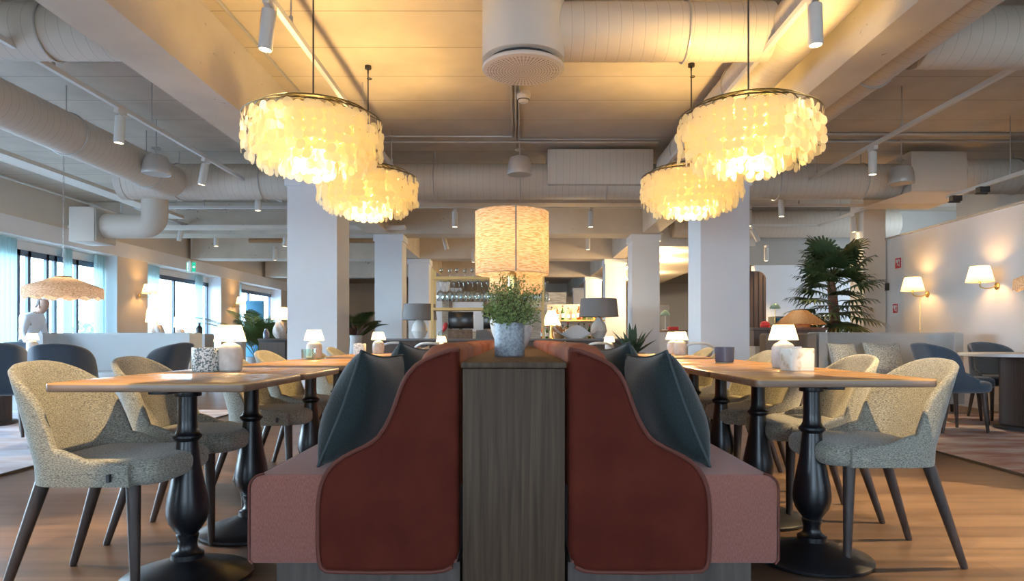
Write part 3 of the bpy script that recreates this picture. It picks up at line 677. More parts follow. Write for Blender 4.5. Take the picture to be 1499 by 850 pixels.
# big cushions face the tables (normal along X), top leaning to the divider
for sx, side in ((-1,'left'),(1,'right')):
    pillow('cushion', .45,.43,.105, M['teal'], M['teal_pipe'], 'dark teal linen cushion on the %s bench, in front beside the wing' % side, (DX+sx*.572,2.545,.652), (0, 0, 0), 'dark teal cushions').rotation_euler = Matrix.Rotation(-sx*.36,4,'Y').to_3x3().__matmul__(Matrix.Rotation(PI/2+sx*.16,3,'Z')).to_euler()
    pillow('cushion', .44,.43,.10, M['teal'], M['teal_pipe'], 'dark teal linen cushion on the %s bench, half hidden behind the front one' % side, (DX+sx*.505,3.15,.668), (0,0,0), 'dark teal cushions').rotation_euler = Matrix.Rotation(-sx*.30,4,'Y').to_3x3().__matmul__(Matrix.Rotation(PI/2+sx*.30,3,'Z')).to_euler()
pillow('cushion', .42,.42,.09, M['cushion_grey'], M['edge'], 'beige rimmed grey cushion farther back on the left bench', (DX-.60,3.95,.66), (0,0,0)).rotation_euler = Matrix.Rotation(.30,4,'Y').to_3x3().__matmul__(Matrix.Rotation(PI/2,3,'Z')).to_euler()

# ------------------------------------------------------------------ dining tables
TH = .758
def make_table(label, group):
    t = thing('dining_table', label, 'table', (0,0,0), 0, group)
    top = MB().sweep_prism(sup(.338,.302,26,64), 'Z', TH-.030, TH, .006, 2)
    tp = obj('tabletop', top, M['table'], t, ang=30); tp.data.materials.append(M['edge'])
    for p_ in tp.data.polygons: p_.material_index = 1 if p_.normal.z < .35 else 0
    pr = [(.0,0.0),(.222,0.0),(.232,.006),(.233,.016),(.225,.022),(.18,.038),(.12,.058),(.07,.074),(.058,.08),(.058,.098),(.044,.104),(.036,.115),(.033,.130),(.036,.15),(.038,.152),(.040,.168),(.036,.172),(.05,.19),(.066,.215),(.074,.245),(.075,.27),(.070,.31),(.058,.37),(.047,.43),(.041,.49),(.038,.520),(.044,.526),(.052,.535),(.052,.543),(.042,.550),(.040,.556),(.036,.565),(.034,.60),(.034,.715),(.0,.715)]
    k = [i for i,p in enumerate(pr) if p[1] == .08][0]
    obj('base', MB().lathe(pr[:k+1]+[(.0,.08)], 40), M['iron'], t, ang=40)
    obj('column', MB().lathe([(.0,.08)]+pr[k:], 32), M['iron'], t, ang=40)
    obj('top_plate', MB().box(-.21,.21,-.035,.035,.712,.7278).box(-.035,.035,-.21,.21,.712,.7278).lathe([(.05,.69),(.05,.714)],20), M['iron'], t, bev=.003)
    return t
Lt = [2.23,2.845,3.75,4.365,5.50,6.115]; Rt = [2.45,3.065,3.68,4.295,5.30,5.915]
nth = ['nearest','second','third','fourth','fifth','sixth']
tb = make_table('oak pedestal table in the left row, nearest the camera', 'oak pedestal tables'); tb.location = (-1.248,Lt[0]+.305,0)
for i, y in enumerate(Lt[1:]): dup(tb, (-1.25,y+.305,0), label='oak pedestal table in the left row, %s from the front' % nth[i+1])
for i, y in enumerate(Rt): dup(tb, (1.213,y+.305,0), label='oak pedestal table in the right row, %s' % ('nearest the camera' if i == 0 else nth[i]+' from the front'))

# ------------------------------------------------------------------ chairs
def shell_mesh(path, topf, leanf, taper, z0, n_v=16, thick=.04, spread=0.0):
    # path: plan points (x,y), from one arm tip around the back to the other
    L = [0]
    for a, b in zip(path[:-1], path[1:]): L.append(L[-1]+math.hypot(b[0]-a[0], b[1]-a[1]))
    rings_o = []; rings_i = []; m = len(path)
    for i, (x, y) in enumerate(path):
        a = path[max(i-1,0)]; b = path[min(i+1,m-1)]; tx, ty = b[0]-a[0], b[1]-a[1]; q = math.hypot(tx,ty); nx, ny = -ty/q, tx/q   # inward normal (path runs so)
        s = min(L[i], L[-1]-L[i]); zt = topf(s)
        co_, ci = [], []
        for j in range(n_v+1):
            z = z0+(zt-z0)*j/n_v; tt = max(0, z-.47)
            lx = leanf(s)*tt*(1+.5*tt); ty_ = 1-taper*tt*tt*6
            e = thick*(1-.35*(j/n_v))
            co_.append((x-lx, y*ty_*(1-spread*max(0,.47-z)), z)); ci.append((x+nx*e-lx, (y+ny*e)*ty_*(1-spread*max(0,.47-z)), z))
        rings_o.append(co_); rings_i.append(ci)
    secs = []
    for o_, i_ in zip(rings_o, rings_i):
        to, ti = Vector(o_[-1]), Vector(i_[-1]); mid = (to+ti)/2+Vector((0,0,(to-ti).length*.38))
        c1 = to.lerp(mid,.55)+Vector((0,0,.004)); c2 = ti.lerp(mid,.55)+Vector((0,0,.004))
        secs.append(o_+[tuple(c1),tuple(mid),tuple(c2)]+i_[::-1])
    return MB().loft(secs, True, True)
def upath(front, back, hw, r, k=18):
    p = [(front,-hw+.0)]; n = 14
    for i in range(1,n+1): p.append((front+(back+r-front)*i/n, -hw))
    for i in range(1,k+1): a = PI/2*i/k; p.append((back+r-r*math.sin(a), -hw+r-r*math.cos(a)))
    for i in range(1,9): p.append((back, (-hw+r)+(2*(hw-r))*i/8))
    for i in range(1,k+1): a = PI/2*i/k; p.append((back+r-r*math.cos(a), hw-r+r*math.sin(a)))
    for i in range(1,n+1): p.append((back+r+(front-back-r)*i/n, hw))
    return p[::-1]
def make_chair(name, label, fab, leg_mat, group, style):
    t = thing(name, label, 'chair', (0,0,0), 0, group)
    if style == 'tweed':
        path = upath(.235,-.145,.240,.135)
        topf = lambda s: interp([0,.12,.255],[.468,.484,.525],s) if s < .255 else .525+.290*(1-min(1,max(0,(.60-s)/.345))**3.0)**(1/3.0)
        leanf = lambda s: interp([0,.15,.34],[0,.05,.27], s)
        sh = obj('backrest_shell', shell_mesh(path, topf, leanf, .10, .405, thick=.045, spread=.5), M[fab], t, ang=70)
        out = [(x+.110, y) for x, y in sup(.222,.222,5,48)]
        sh2 = obj('seat', MB().pad(out,.402,.492,.035,.222,.222,5,(.110,0)), M[fab], t, ang=60)
        obj('edge_tag', MB().box(.17,.18,-.252,-.238,.425,.452) , M['dark'], sh2, smoothed=False)
        feet = [((.215,.170),(.232,.187)),((.215,-.170),(.232,-.187)),((-.10,.165),(-.232,.187)),((-.10,-.165),(-.232,-.187))]; zt = .412
    else:
        path = upath(.10,-.20,.255,.17)
        topf = lambda s: interp([0,.08,.14],[.50,.53,.57],s) if s < .14 else .57+.272*(1-min(1,max(0,(.56-s)/.42))**3.0)**(1/3.0) if s < .56 else .842
        leanf = lambda s: interp([0,.15,.34],[0.0,.10,.30], s)
        obj('backrest_shell', shell_mesh(path, topf, leanf, .08, .44, thick=.05), M[fab], t, ang=70)
        out = [(x+.07, y) for x, y in sup(.235,.225,5,48)]
        obj('seat', MB().pad(out,.375,.485,.04,.235,.225,5,(.07,0)), M[fab], t, ang=60)
        feet = [((.20,.175),(.235,.195)),((.20,-.175),(.235,-.195)),((-.14,.165),(-.225,.19)),((-.14,-.165),(-.225,-.19))]; zt = .39
    for (a, b), (c, d) in feet:
        p = Vector((a,b,zt)); q = Vector((c,d,0)); e = (q-p)
        obj('leg', MB().tube([p, p+e*.5, p+e*.97, q], [.0245,.0195,.0145,.0125], 14), M[leg_mat], t, ang=50)
    return t
seq = ['nearest the camera','second from the front','third from the front','fourth from the front','fifth from the front','sixth from the front']
ch = make_chair('dining_chair', 'oatmeal tweed tub chair in the left row, nearest the camera', 'tweed','leg','tweed tub chairs along the tables','tweed')
ch.location = (-1.545,2.49,0)
for i,(x,y,rz) in enumerate([(-1.575,3.13,.0),(-1.56,4.08,.03),(-1.56,4.72,-.02),(-1.57,5.85,.02),(-1.56,6.45,0)]): dup(ch,(x,y,0),rz,'oatmeal tweed tub chair in the left row, '+seq[i+1])
for i,(x,y,rz) in enumerate([(1.535,2.83,PI),(1.56,3.47,PI+.02),(1.52,4.10,PI-.03),(1.55,4.72,PI+.02),(1.55,5.65,PI),(1.55,6.25,PI)]): dup(ch,(x,y,0),rz,'oatmeal tweed tub chair in the right row, '+seq[i])

# ------------------------------------------------------------------ table lamps and small things on the tables
def small_lamp(label, loc, glow=1.0, first=[None], s=1.0, shade=True):
    x,y,z = loc
    if first[0] is None:
        t = thing('table_lamp', label, 'lamp', loc, 0, 'small glowing table lamps'); first[0] = t
        obj('lamp_base', MB().lathe([(.0,0),(.042,0),(.05,.006),(.054,.03),(.056,.075),(.054,.10),(.044,.116),(.026,.126),(.016,.131),(.012,.134),(.012,.150),(.0,.150)],28), M['chalk'], t)
        sh_ = obj('lamp_shade', MB().lathe([(.070,.136),(.048,.212)],40,caps=False), M['paper_shade'], t)
        obj('shade_cap', MB().lathe([(.0,.205),(.047,.205)],28,caps=False), M['paper_shade'], sh_)
        obj('bulb', MB().lathe([(0,.15),(.012,.152),(.017,.165),(.012,.178),(0,.18)],12), M['bulb_soft'], t)
    else: t = dup(first[0], loc, label=label)
    t.scale = (s,s,s)
    lamp('lamp_glow', (x,y,z+.166*s), glow, (1,.62,.24), .015)
    return t
small_lamp('little white lamp with pleated shade on the nearest left table', (-1.312,3.06,TH), s=1.0)
small_lamp('little glowing lamp with a glass in front, on the left row by the front column', (-1.455,4.80,TH))
small_lamp('little glowing lamp beside a white tealight holder, far left table', (-1.33,6.42,TH))
small_lamp('little white lamp behind the marble cube on the nearest right table', (1.352,3.40,TH), s=1.04)
small_lamp('little glowing lamp far on the right row, front one of a close pair', (1.448,5.95,TH))
small_lamp('little glowing lamp far on the right row, rear one of a close pair', (1.50,6.45,TH))
t = thing('tealight_holder','speckled white and teal glass tealight holder on the nearest left table','candle holder',(-1.405,3.02,TH))
obj('cup', MB().lathe([(.0,0),(.05,0),(.056,.005),(.058,.02),(.058,.108),(.053,.108),(.053,.012),(.0,.012)],32), M['speckled'], t); obj('candle', MB().lathe([(0,.012),(.019,.012),(.019,.03),(0,.03)],16), M['ceramic'], t)
t = thing('tealight_holder','veined marble cube tealight holder on the nearest right table','candle holder',(1.305,3.12,TH), .06)
obj('cup', MB().sweep_prism(sup(.058,.058,12,32),'Z',0,.105,.004,2), M['marble'], t); obj('candle', MB().lathe([(0,.105),(.02,.105),(.02,.112),(0,.112)],16), M['ceramic'], t)
t = thing('tealight_holder','smoky blue glass tealight holder on the right row','candle holder',(1.245,4.02,TH))
obj('cup', MB().lathe([(.0,.006),(.05,.006),(.055,.012),(.057,.098),(.052,.098),(.050,.02),(.0,.02)],28), M['smoke_glass'], t); obj('foot', MB().lathe([(0,0),(.052,0),(.053,.006),(0,.006)],28), M['clear_glass'], t)
t = thing('tealight_holder','small white patterned holder beside the far left lamp','candle holder',(-1.48,6.30,TH))
obj('cup', MB().sweep_prism(sup(.05,.05,10,24),'Z',0,.10,.004,2), M['white_pattern'], t); obj('candle', MB().lathe([(0,.10),(.02,.10),(.02,.106),(0,.106)],12), M['ceramic'], t)
t = thing('tumbler','clear pale green tumbler in front of the lamp by the left column','glass',(-1.455,4.68,TH))
obj('cup', MB().lathe([(.0,0),(.044,0),(.05,.01),(.052,.075),(.048,.075),(.045,.014),(0,.01)],24), M['clear_glass'], t); obj('candle', MB().lathe([(0,.012),(.02,.012),(.02,.026),(0,.026)],12), M['ceramic'], t)

# ------------------------------------------------------------------ on the divider: planter and two big lamps
DZ = .83
t = thing('herb_planter','mottled blue-grey cylinder pot of small-leaved green herb on the divider','plant',(-.033,2.90,DZ))
obj('pot', MB().lathe([(.0,0),(.060,0),(.064,.004),(.065,.012),(.065,.142),(.061,.146),(.058,.142),(.058,.02),(0,.02)],40), M['zinc'], t)
obj('soil', MB().lathe([(0,.12),(.058,.12),(.058,.126),(0,.128)],24), M['soil'], t)
rr = random.Random(5); st = MB(); lf = MB()
for k in range(165):
    a = rr.uniform(0,2*PI); sp_ = rr.random()**.55; h = rr.uniform(.02,.245)*(1.12-.42*sp_); tip = Vector((.118*sp_*math.cos(a)+.012, .105*sp_*math.sin(a), .125+h)); b0 = Vector((.04*sp_*math.cos(a), .04*sp_*math.sin(a), .12)); mid = b0.lerp(tip,.5)+Vector((rr.gauss(0,.02),rr.gauss(0,.02),.035))
    pts = [b0*(1-q)**2+mid*2*q*(1-q)+tip*q*q for q in (0,.25,.5,.75,1)]; st.tube(pts,[.0013,.0012,.001,.0008,.0005],4)
    for m in range(34):
        q = .18+.82*m/29; c = b0*(1-q)**2+mid*2*q*(1-q)+tip*q*q+Vector((rr.gauss(0,.010),rr.gauss(0,.010),rr.gauss(0,.008))); dr = Vector((rr.gauss(0,1),rr.gauss(0,1),rr.gauss(.3,.8))).normalized(); s = rr.uniform(.009,.014); sd = dr.orthogonal().normalized()*s*.40
        lf.add([c, c+dr*s*.5+sd, c+dr*s, c+dr*s*.5-sd],[(0,1,2,3)])
obj('stems', st, M['trunk'], t); obj('foliage', lf, M['leaf'], t, smoothed=False)
def big_lamp(label, loc, on=14):
    t = thing('divider_lamp', label, 'lamp', loc, 0, 'linen lamps on the divider')
    obj('lamp_base', MB().lathe([(.0,0),(.055,0),(.065,.006),(.085,.04),(.112,.11),(.124,.165),(.121,.205),(.100,.242),(.070,.265),(.040,.282),(.030,.295),(.0,.295)],40), M['chalk'], t)
    obj('stem', MB().tube([(0,0,.29),(0,0,.55)],.014,12).lathe([(.024,.36),(.024,.44)],14), M['brass'], t)
    sh_ = obj('lamp_shade', MB().lathe([(.203,.430),(.203,.772)],64,caps=False), M['linen_shade'], t)
    obj('shade_seam', MB().box(.018,.026,-.2055,-.2025,.431,.771), M['grey_shade'], sh_, smoothed=False)
    obj('shade_rim', MB().ring((0,0,.430),.203,.0025,56,5).ring((0,0,.772),.203,.0025,56,5), M['linen_shade'], sh_)
    obj('shade_spider', MB().tube([(-.2,0,.70),(.2,0,.70)],.003,6).tube([(0,-.2,.70),(0,.2,.70)],.003,6).tube([(0,0,.54),(0,0,.70)],.004,6), M['brass'], t)
    obj('bulb', MB().lathe([(0,.635),(.022,.625),(.032,.60),(.022,.565),(.012,.55),(0,.55)],14), M['bulb_soft'], t)
    lamp('lamp_glow', (loc[0],loc[1],loc[2]+.60), on, (1,.52,.16), .035)
big_lamp('big white vase lamp with linen drum shade on the divider, nearer one', (-.028,3.70,DZ), 2.9)
big_lamp('big white vase lamp with linen drum shade on the divider, farther one', (-.008,5.15,DZ), 2.8)
# ------------------------------------------------------------------ bar in the middle background
t = thing('bar_counter','long dark bar counter with pale top in the middle background','bar counter',(-.15,9.35,0))
obj('counter_body', MB().box(-1.75,1.75,.02,.55,0,.875), M['slat'], t, smoothed=False); obj('counter_top', MB().box(-1.85,1.85,-.06,.62,.876,.905), M['grey_shade'], t, bev=.004)
t = thing('glass_rack','gold framed two-shelf glass rack standing on the bar counter','rack',(-.40,9.62,.905))
for x in (-.80,.77):
    for y in (-.15,.15): obj('post', MB().box(x-.016,x+.016,y-.016,y+.016,0,.99), M['gold'], t, smoothed=False)
obj('shelf', MB().box(-.80,.785,-.17,.17,.84,.875), M['gold'], t, smoothed=False); obj('shelf', MB().box(-.80,.785,-.17,.17,.40,.435), M['gold'], t, smoothed=False)
obj('stem_rails', MB().box(-.78,.76,-.12,-.11,.825,.838).box(-.78,.76,.05,.06,.825,.838), M['gold'], t, smoothed=False)
g0 = None
prof = [(.0,.0),(.036,.002),(.036,.005),(.006,.012),(.0042,.03),(.0042,.09),(.010,.10),(.034,.125),(.041,.155),(.038,.195),(.032,.215),(.0305,.215),(.0365,.195),(.039,.155),(.032,.127),(.0,.106)]
def glass(loc, label, group, flip=True, s=1):
    global g0
    if g0 is None:
        g0 = obj('wine_glass', MB().lathe(prof, 16, caps=False), M['stemware']); tag(g0,label,'wine glass',group); o = g0
    else:
        o = g0.copy(); COL.objects.link(o); o['label'] = label; o['group'] = group
    o.location = loc; o.rotation_euler = (PI if flip else 0,0,0); o.scale = (s,s,s); return o
for k in range(12):
    for r_, y in enumerate((9.52,9.68)): glass((-1.09+k*.132+r_*.05,y,1.729), 'stemmed wine glass hanging upside down under the top shelf of the gold rack', 'hanging wine glasses on the gold rack', True, 1.35)
for k in range(14):
    glass((-1.08+k*.11,9.56+.1*(k%2),1.781), 'short glass standing on the top shelf of the gold rack', 'glasses on top of the gold rack', False, .62)
struct('wall_bar', MB().box(-1.45,.95,12.95,13.1,0,1.80), M['brick'], smoothed=False, label='pale brick wall behind the bar')
t = thing('back_window','dim brown framed opening in the pale wall behind the bar','opening',(-.95,12.90,1.25))
obj('surround', MB().box(-.36,-.30,-.02,.03,-.2,.42).box(.30,.36,-.02,.03,-.2,.42).box(-.36,.36,-.02,.03,.36,.42), M['card'], t, smoothed=False); obj('backing', MB().box(-.30,.30,.02,.035,-.2,.36), M['white_wall'], t, smoothed=False)
def monitor(x, y, w_, label):
    t = thing('monitor', label, 'monitor', (x,y,.905))
    obj('screen', MB().box(-w_/2,w_/2,-.012,.012,.14,.38), M['screen'], t, bev=.004); obj('stand', MB().box(-.09,.09,-.06,.06,0,.015).box(-.025,.025,.0,.03,.015,.2), M['card'], t, smoothed=False)
monitor(-.80,9.52,.36,'black till screen on the bar below the glass rack'); monitor(-.34,9.56,.28,'second black till screen, beside the potted herb')
o = obj('carton', MB().box(-.17,.17,-.08,.08,0,.13), M['card'], loc=(-.80,9.41,.905), bev=.008); tag(o,'brown carton standing on the bar in front of the till screen','box')
o = obj('till_printer', MB().sweep_prism([(-.11,0),(.11,0),(.10,.09),(.03,.125),(-.10,.12)],'Y',-.09,.09,.012,2), M['grey_shade'], loc=(-.47,9.42,.905)); tag(o,'grey printer on the bar right of the carton','printer')
def drum_lamp(label, loc, r, zb, zt, base, on=0):
    t = thing('bar_lamp', label, 'lamp', loc, 0, None)
    sh_ = obj('lamp_shade', MB().lathe([(r,zb),(r*.9,zt)],40,caps=False), M['grey_shade'], t); obj('shade_cap', MB().lathe([(0,zt-.02),(r*.9,zt-.02)],40,caps=False), M['grey_shade'], sh_)
    obj('lamp_base', MB().lathe([(0,0),(.05,0),(.085,.03),(.12,.11),(.10,.20),(.05,.27),(.03,.30),(0,.30)] if base else [(0,0),(.08,0),(.085,.02),(.05,.04),(.03,.3),(0,.3)],24), M['ceramic'], t)
    obj('stem', MB().tube([(0,0,.29),(0,0,zt-.02)],.01,8), M['brass'], t)
drum_lamp('dark grey drum lampshade on a white base, left end of the bar', (-1.42,9.75,.905), .25,.27,.50,True)
drum_lamp('wide grey drum lampshade on a white base, right end of the bar', (1.17,9.6,.905), .285,.31,.57,True)
t = thing('cone_lamp','pale cone-shaped lampshade on the bar, right of the potted herb','lamp',(.50,9.7,.905))
obj('lamp_shade', MB().lathe([(.135,.19),(.055,.41)],30,caps=False), M['peach_shade'], t); obj('lamp_base', MB().lathe([(0,0),(.05,0),(.03,.02),(.02,.2),(0,.2)],16), M['brass'], t); obj('bulb', MB().lathe([(0,.2),(.02,.21),(.02,.24),(0,.26)],10), M['bulb_soft'], t)
lamp('lamp_glow',(.50,9.7,1.16),6,(1,.66,.3),.02)
# white wavy tray ornament
t = thing('wave_bowl','white wavy folded-rim bowl with brown inside on the bar','bowl',(.83,9.5,.905))
ringo = []
mbw = MB()
for row in range(5):
    q = row/4; R = .12+.20*q; rg = []
    for k in range(48):
        a = 2*PI*k/48; z = .0+.13*q+.06*q*math.cos(4*a); rg.append((R*math.cos(a), .55*R*math.sin(a), z+.0))
    mbw.v += rg
for row in range(4):
    for k in range(48): mbw.f.append((row*48+k,row*48+(k+1)%48,(row+1)*48+(k+1)%48,(row+1)*48+k))
mbw.f.append(tuple(range(48)))
obj('wavy_rim', mbw, M['sign_white'], t); obj('inner_base', MB().lathe([(0,.002),(.13,.002),(.19,.06),(0,.06)],30).move(Matrix.Diagonal((1,.5,1,1))), M['card'], t)
for i,(x,y,h,mat,lb) in enumerate([(-1.08,9.45,.16,'red','red flower bud in a small vase beside the gold rack post')]):
    t = thing('bud_vase',lb,'vase',(x,y,.905)); obj('vase', MB().lathe([(0,0),(.035,0),(.045,.05),(.02,.10),(.022,.12)],16), M['clear_glass'], t); obj('flower', MB().lathe([(0,.09),(.006,.1),(.03,.15),(.034,.2),(.012,.24),(0,.245)],10).move(Matrix.Rotation(.35,4,'Y')), M['red'], t)
# bottles: back-bar shelf
t = thing('back_bar_shelf','lit back-bar shelf full of bottles, right of the potted herb','shelf',(.95,11.6,0))
obj('shelf_board', MB().box(-.42,.55,-.16,.16,1.20,1.225), M['gold'], t, smoothed=False); obj('shelf_board', MB().box(-.42,.55,-.16,.16,.88,.905), M['gold'], t, smoothed=False); obj('cabinet', MB().box(-.42,.55,-.14,.16,0,.88), M['slat'], t, smoothed=False); obj('back_board', MB().box(-.42,.55,.162,.18,.9,1.5), M['brick'], t, smoothed=False)
b0 = {}
rr = random.Random(3)
def bottle(loc, kind, label, group, s=1):
    if kind not in b0:
        t = thing('bottle',label,'bottle',loc,0,group); b0[kind] = t
        obj('glass', MB().lathe([(0,0),(.034,0),(.037,.006),(.037,.16),(.030,.19),(.014,.215),(.013,.27),(.0,.27)],14), M[['liquor','amber','bottle_green','clear_glass'][kind]], t)
        obj('cap', MB().lathe([(0,.262),(.016,.262),(.016,.295),(0,.295)],10), M[['dark','gold','red','dark'][kind]], t); obj('paper_label', MB().lathe([(.0378,.05),(.0378,.13)],14,caps=False), M['ceramic'], t)
    else: t = dup(b0[kind], loc, label=label, group=group)
    t.scale = (s,s,s)
for k in range(10):
    bottle((.60+k*.092,11.52,1.225), k%4, 'bottle on the upper lit shelf of the back bar', 'bottles on the upper back-bar shelf', rr.uniform(.72,.9))
    bottle((.60+k*.092,11.52,.905), (k*3+1)%4, 'bottle on the lower lit shelf of the back bar', 'bottles on the lower back-bar shelf', rr.uniform(.8,.98))
lamp('shelf_glow',(1.0,11.25,1.5),14,(1,.70,.34),.05)
for k,x in enumerate((.36,.43,.66,.72)): bottle((x,9.62+.03*k,.905), (k+1)%4, 'bottle on the bar counter beside the cone-shaped lamp', 'bottles on the bar counter', .62)
t = thing('dried_bouquet','small basket of dried leaves on the bar beside the cone lamp','plant',(.60,9.52,.905)); mb = MB()
obj('basket', MB().lathe([(0,0),(.06,0),(.075,.07),(.07,.07),(.055,.01)],16), M['rattan'], t)
for k in range(120):
    c = Vector((rr.gauss(0,.045),rr.gauss(0,.04),.07+abs(rr.gauss(.05,.035)))); u = Vector((rr.gauss(0,1),rr.gauss(0,1),rr.gauss(0,1))).normalized()*.022; v = u.orthogonal().normalized()*.010; mb.add([c-u,c+v,c+u,c-v],[(0,1,2,3)])
obj('leaves', mb, M['rattan'], t, smoothed=False)
# agave
t = thing('agave_plant','spiky green agave in a brown pot, right of the bench near the second column','plant',(1.50,8.7,0))
obj('pot', MB().lathe([(0,0),(.13,0),(.16,.05),(.17,.72),(.155,.72),(.15,.68),(0,.68)],24), M['pot_brown'], t)
mb = MB(); rr = random.Random(11)
for k in range(16):
    a = 2*PI*k/16+rr.uniform(-.2,.2); el = rr.uniform(.55,1.35); Ln = rr.uniform(.34,.52); d = Vector((math.cos(a)*math.cos(el),math.sin(a)*math.cos(el),math.sin(el))); s = Vector((-math.sin(a),math.cos(a),0)); nn = d.cross(s)
    secs = []
    for q in range(6):
        f = q/5; w_ = .038*(1-f**2.2)*(0.7+.6*min(f*2,1)*(1)) + .001; c = Vector((0,0,.68))+d*Ln*f+Vector((0,0,-.06*f*f)); secs.append([c-s*w_, c-nn*(-w_*.3), c+s*w_, c+nn*(-w_*.3)])
    mb.loft(secs)
obj('leaves', mb, M['agave'], t)
# lounge chairs with pale bent rails just behind the benches
def rail_chair(loc, rz, label):
    t = thing('lounge_chair',label,'chair',loc,rz,'pale rail-back chairs behind the benches')
    arc = [(.22*math.cos(a)-.02, .20*math.sin(a), .855-.10*abs(math.sin(a))**3) for a in [PI*.5+PI*k/20 for k in range(21)]]
    obj('rail', MB().tube([(arc[0][0]+.05,arc[0][1],.46)]+arc+[(arc[-1][0]+.05,arc[-1][1],.46)], .015, 10), M['ceramic'], t)
    obj('seat', MB().pad(sup(.26,.26,4,32),.40,.47,.03,.26,.26), M['sofa'], t)
    for x,y in ((.2,.2),(.2,-.2),(-.2,.2),(-.2,-.2)): obj('leg', MB().tube([(x,y,.41),(x*1.1,y*1.1,0)],[.016,.012],8), M['ceramic'], t)
    obj('back_pad', MB().sweep_prism([(-.2,.47),(.2,.47),(.2,.72),(-.2,.72)],'X',-.27,-.22,.02,2), M['grey_shade'], t)
rail_chair((-1.54,8.4,0),-PI/2+.2+PI,'pale bent-rail chair behind the far left table, left of two')
rail_chair((-1.0,7.8,0),-PI/2+PI,'pale bent-rail chair behind the left bench, right of two')
rail_chair((.92,7.8,0),-PI/2+.1+PI,'pale bent-rail chair behind the right bench')
rail_chair((2.05,7.45,0),PI/2-.4,'pale bent-rail chair beside the right front column')
t = thing('side_table','small dark lounge table behind the far end of the benches','table',(-.98,8.65,0))
obj('top', MB().lathe([(0,.70),(.30,.70),(.30,.725),(0,.725)],32), M['slat'], t); obj('stem', MB().tube([(0,0,.02),(0,0,.70)],.03,12), M['iron'], t); obj('base', MB().lathe([(0,0),(.2,0),(.2,.02),(0,.03)],24), M['iron'], t)
small_lamp('little glowing lamp behind the left bench, in front of the bar', (-.96,8.48,.725), s=1.0)
o = obj('candle_jar', MB().lathe([(0,0),(.035,0),(.035,.06),(.03,.06),(.03,.01),(0,.01)],16), M['peach_shade'], loc=(-.82,8.5,.725)); tag(o,'small glowing candle jar beside the lamp behind the left bench','candle')
t = thing('side_table','small dark lounge table beside the agave','table',(1.16,8.42,0))
obj('top', MB().lathe([(0,.70),(.16,.70),(.16,.725),(0,.725)],32), M['slat'], t); obj('stem', MB().tube([(0,0,.02),(0,0,.70)],.03,12), M['iron'], t); obj('base', MB().lathe([(0,0),(.16,0),(.16,.02),(0,.03)],24), M['iron'], t)
small_lamp('little glowing lamp in front of the agave, behind the right bench', (1.16,8.42,.725), s=1.0)
pillow('cushion', .30,.28,.07, M['blue'], M['dark'], 'dark blue cushion lying on the lounge chair behind the left bench', (-.95,7.72,.62),(0.3,0,.3))
pillow('cushion', .26,.24,.06, M['ceramic'], M['dark'], 'white and navy cushion peeking over the right bench', (.60,7.75,.72),(0.2,.5,.2))
t = thing('bench_stool','low upholstered stool behind the end of the right bench','stool',(.60,7.75,0)); obj('seat', MB().pad(sup(.18,.2,4,28),.40,.58,.03,.18,.2), M['sofa'], t); obj('plinth', MB().box(-.15,.15,-.15,.15,0,.41), M['slat'], t, smoothed=False)

# ------------------------------------------------------------------ left side
def booth(label, x0, x1, y, zt, depth=.75, mat='sofa', ends=.10):
    w_ = (x1-x0)/2; t = thing('booth_sofa', label, 'sofa', ((x0+x1)/2,y,0))
    r = .18; pl = []
    for k in range(9): a = PI*k/16; pl.append((-w_+r-r*math.cos(a), .0-r+r*math.sin(a)))
    for k in range(9): a = PI/2-PI*k/16; pl.append((w_-r+r*math.cos(a), -r+r*math.sin(a)))
    outer = [(-w_,-depth+.25)]+pl+[(w_,-depth+.25)]
    inner = [(x*(w_-.11)/w_, yy-.11 if yy > -.3 else yy) for x, yy in outer][::-1]
    obj('back', MB().sweep_prism(outer+inner,'Z',.12,zt,.035,3), M[mat], t, ang=50)
    obj('seat', MB().pad(sup(w_-.12,(depth-.13)/2,10,40,(0,-depth/2-.06)),.30,.46,.04,w_-.12,(depth-.13)/2,4,(0,-depth/2-.06)), M[mat], t)
    obj('skirt', MB().box(-w_+.14,w_-.14,-depth+.02,-.12,.12,.31), M[mat], t, smoothed=False)
    for x in (-w_+.12,w_-.12):
        for yy in (-depth+.28,-.16): obj('foot', MB().lathe([(0,0),(.018,0),(.026,.13),(0,.13)],12,(x,yy,0)), M['leg'], t)
    return t
booth('long pale grey booth sofa on the left, in front of the windows', -6.45,-4.38,9.45,.985)
booth('second pale grey booth sofa on the left, farther behind', -6.9,-5.32,11.9,.985)
booth('long pale grey curved sofa against the right wall', 3.72,5.50,8.75,.985)
booth('taupe backed sofa with pale ends under the rattan lamp', 3.06,3.68,8.6,.97, .62,'sofa_brown')
for sx in (3.03,3.70):
    pass
pillow('cushion', .46,.42,.09, M['cushion_grey'], M['sofa'], 'speckled grey cushion at the middle of the right sofa', (4.45,8.12,.66),(-.3,0,0))
pillow('cushion', .40,.40,.09, M['cushion_grey'], M['sofa'], 'speckled grey cushion at the left end of the right sofa', (3.98,8.15,.66),(-.3,0,.3))
def round_table(label, loc, r, mat_base, fl=True):
    t = thing('round_table',label,'table',loc)
    obj('tabletop', MB().lathe([(0,.715),(r-.008,.715),(r,.72),(r,.742),(r-.006,.748),(0,.748)],64), M['white_top'], t)
    n = 96; q = [( .24+.008*math.cos(n/2*2*PI*k/(n*2)*2) ) for k in range(n*2)]
    rg = [[(q[k]*math.cos(2*PI*k/(n*2)), q[k]*math.sin(2*PI*k/(n*2)), z) for k in range(n*2)] for z in (.04,.715)]
    obj('fluted_drum', MB().loft(rg), M['slat'], t); obj('foot_disc', MB().lathe([(0,0),(.30,0),(.30,.03),(.25,.045),(0,.045)],40), M['dark'], t)
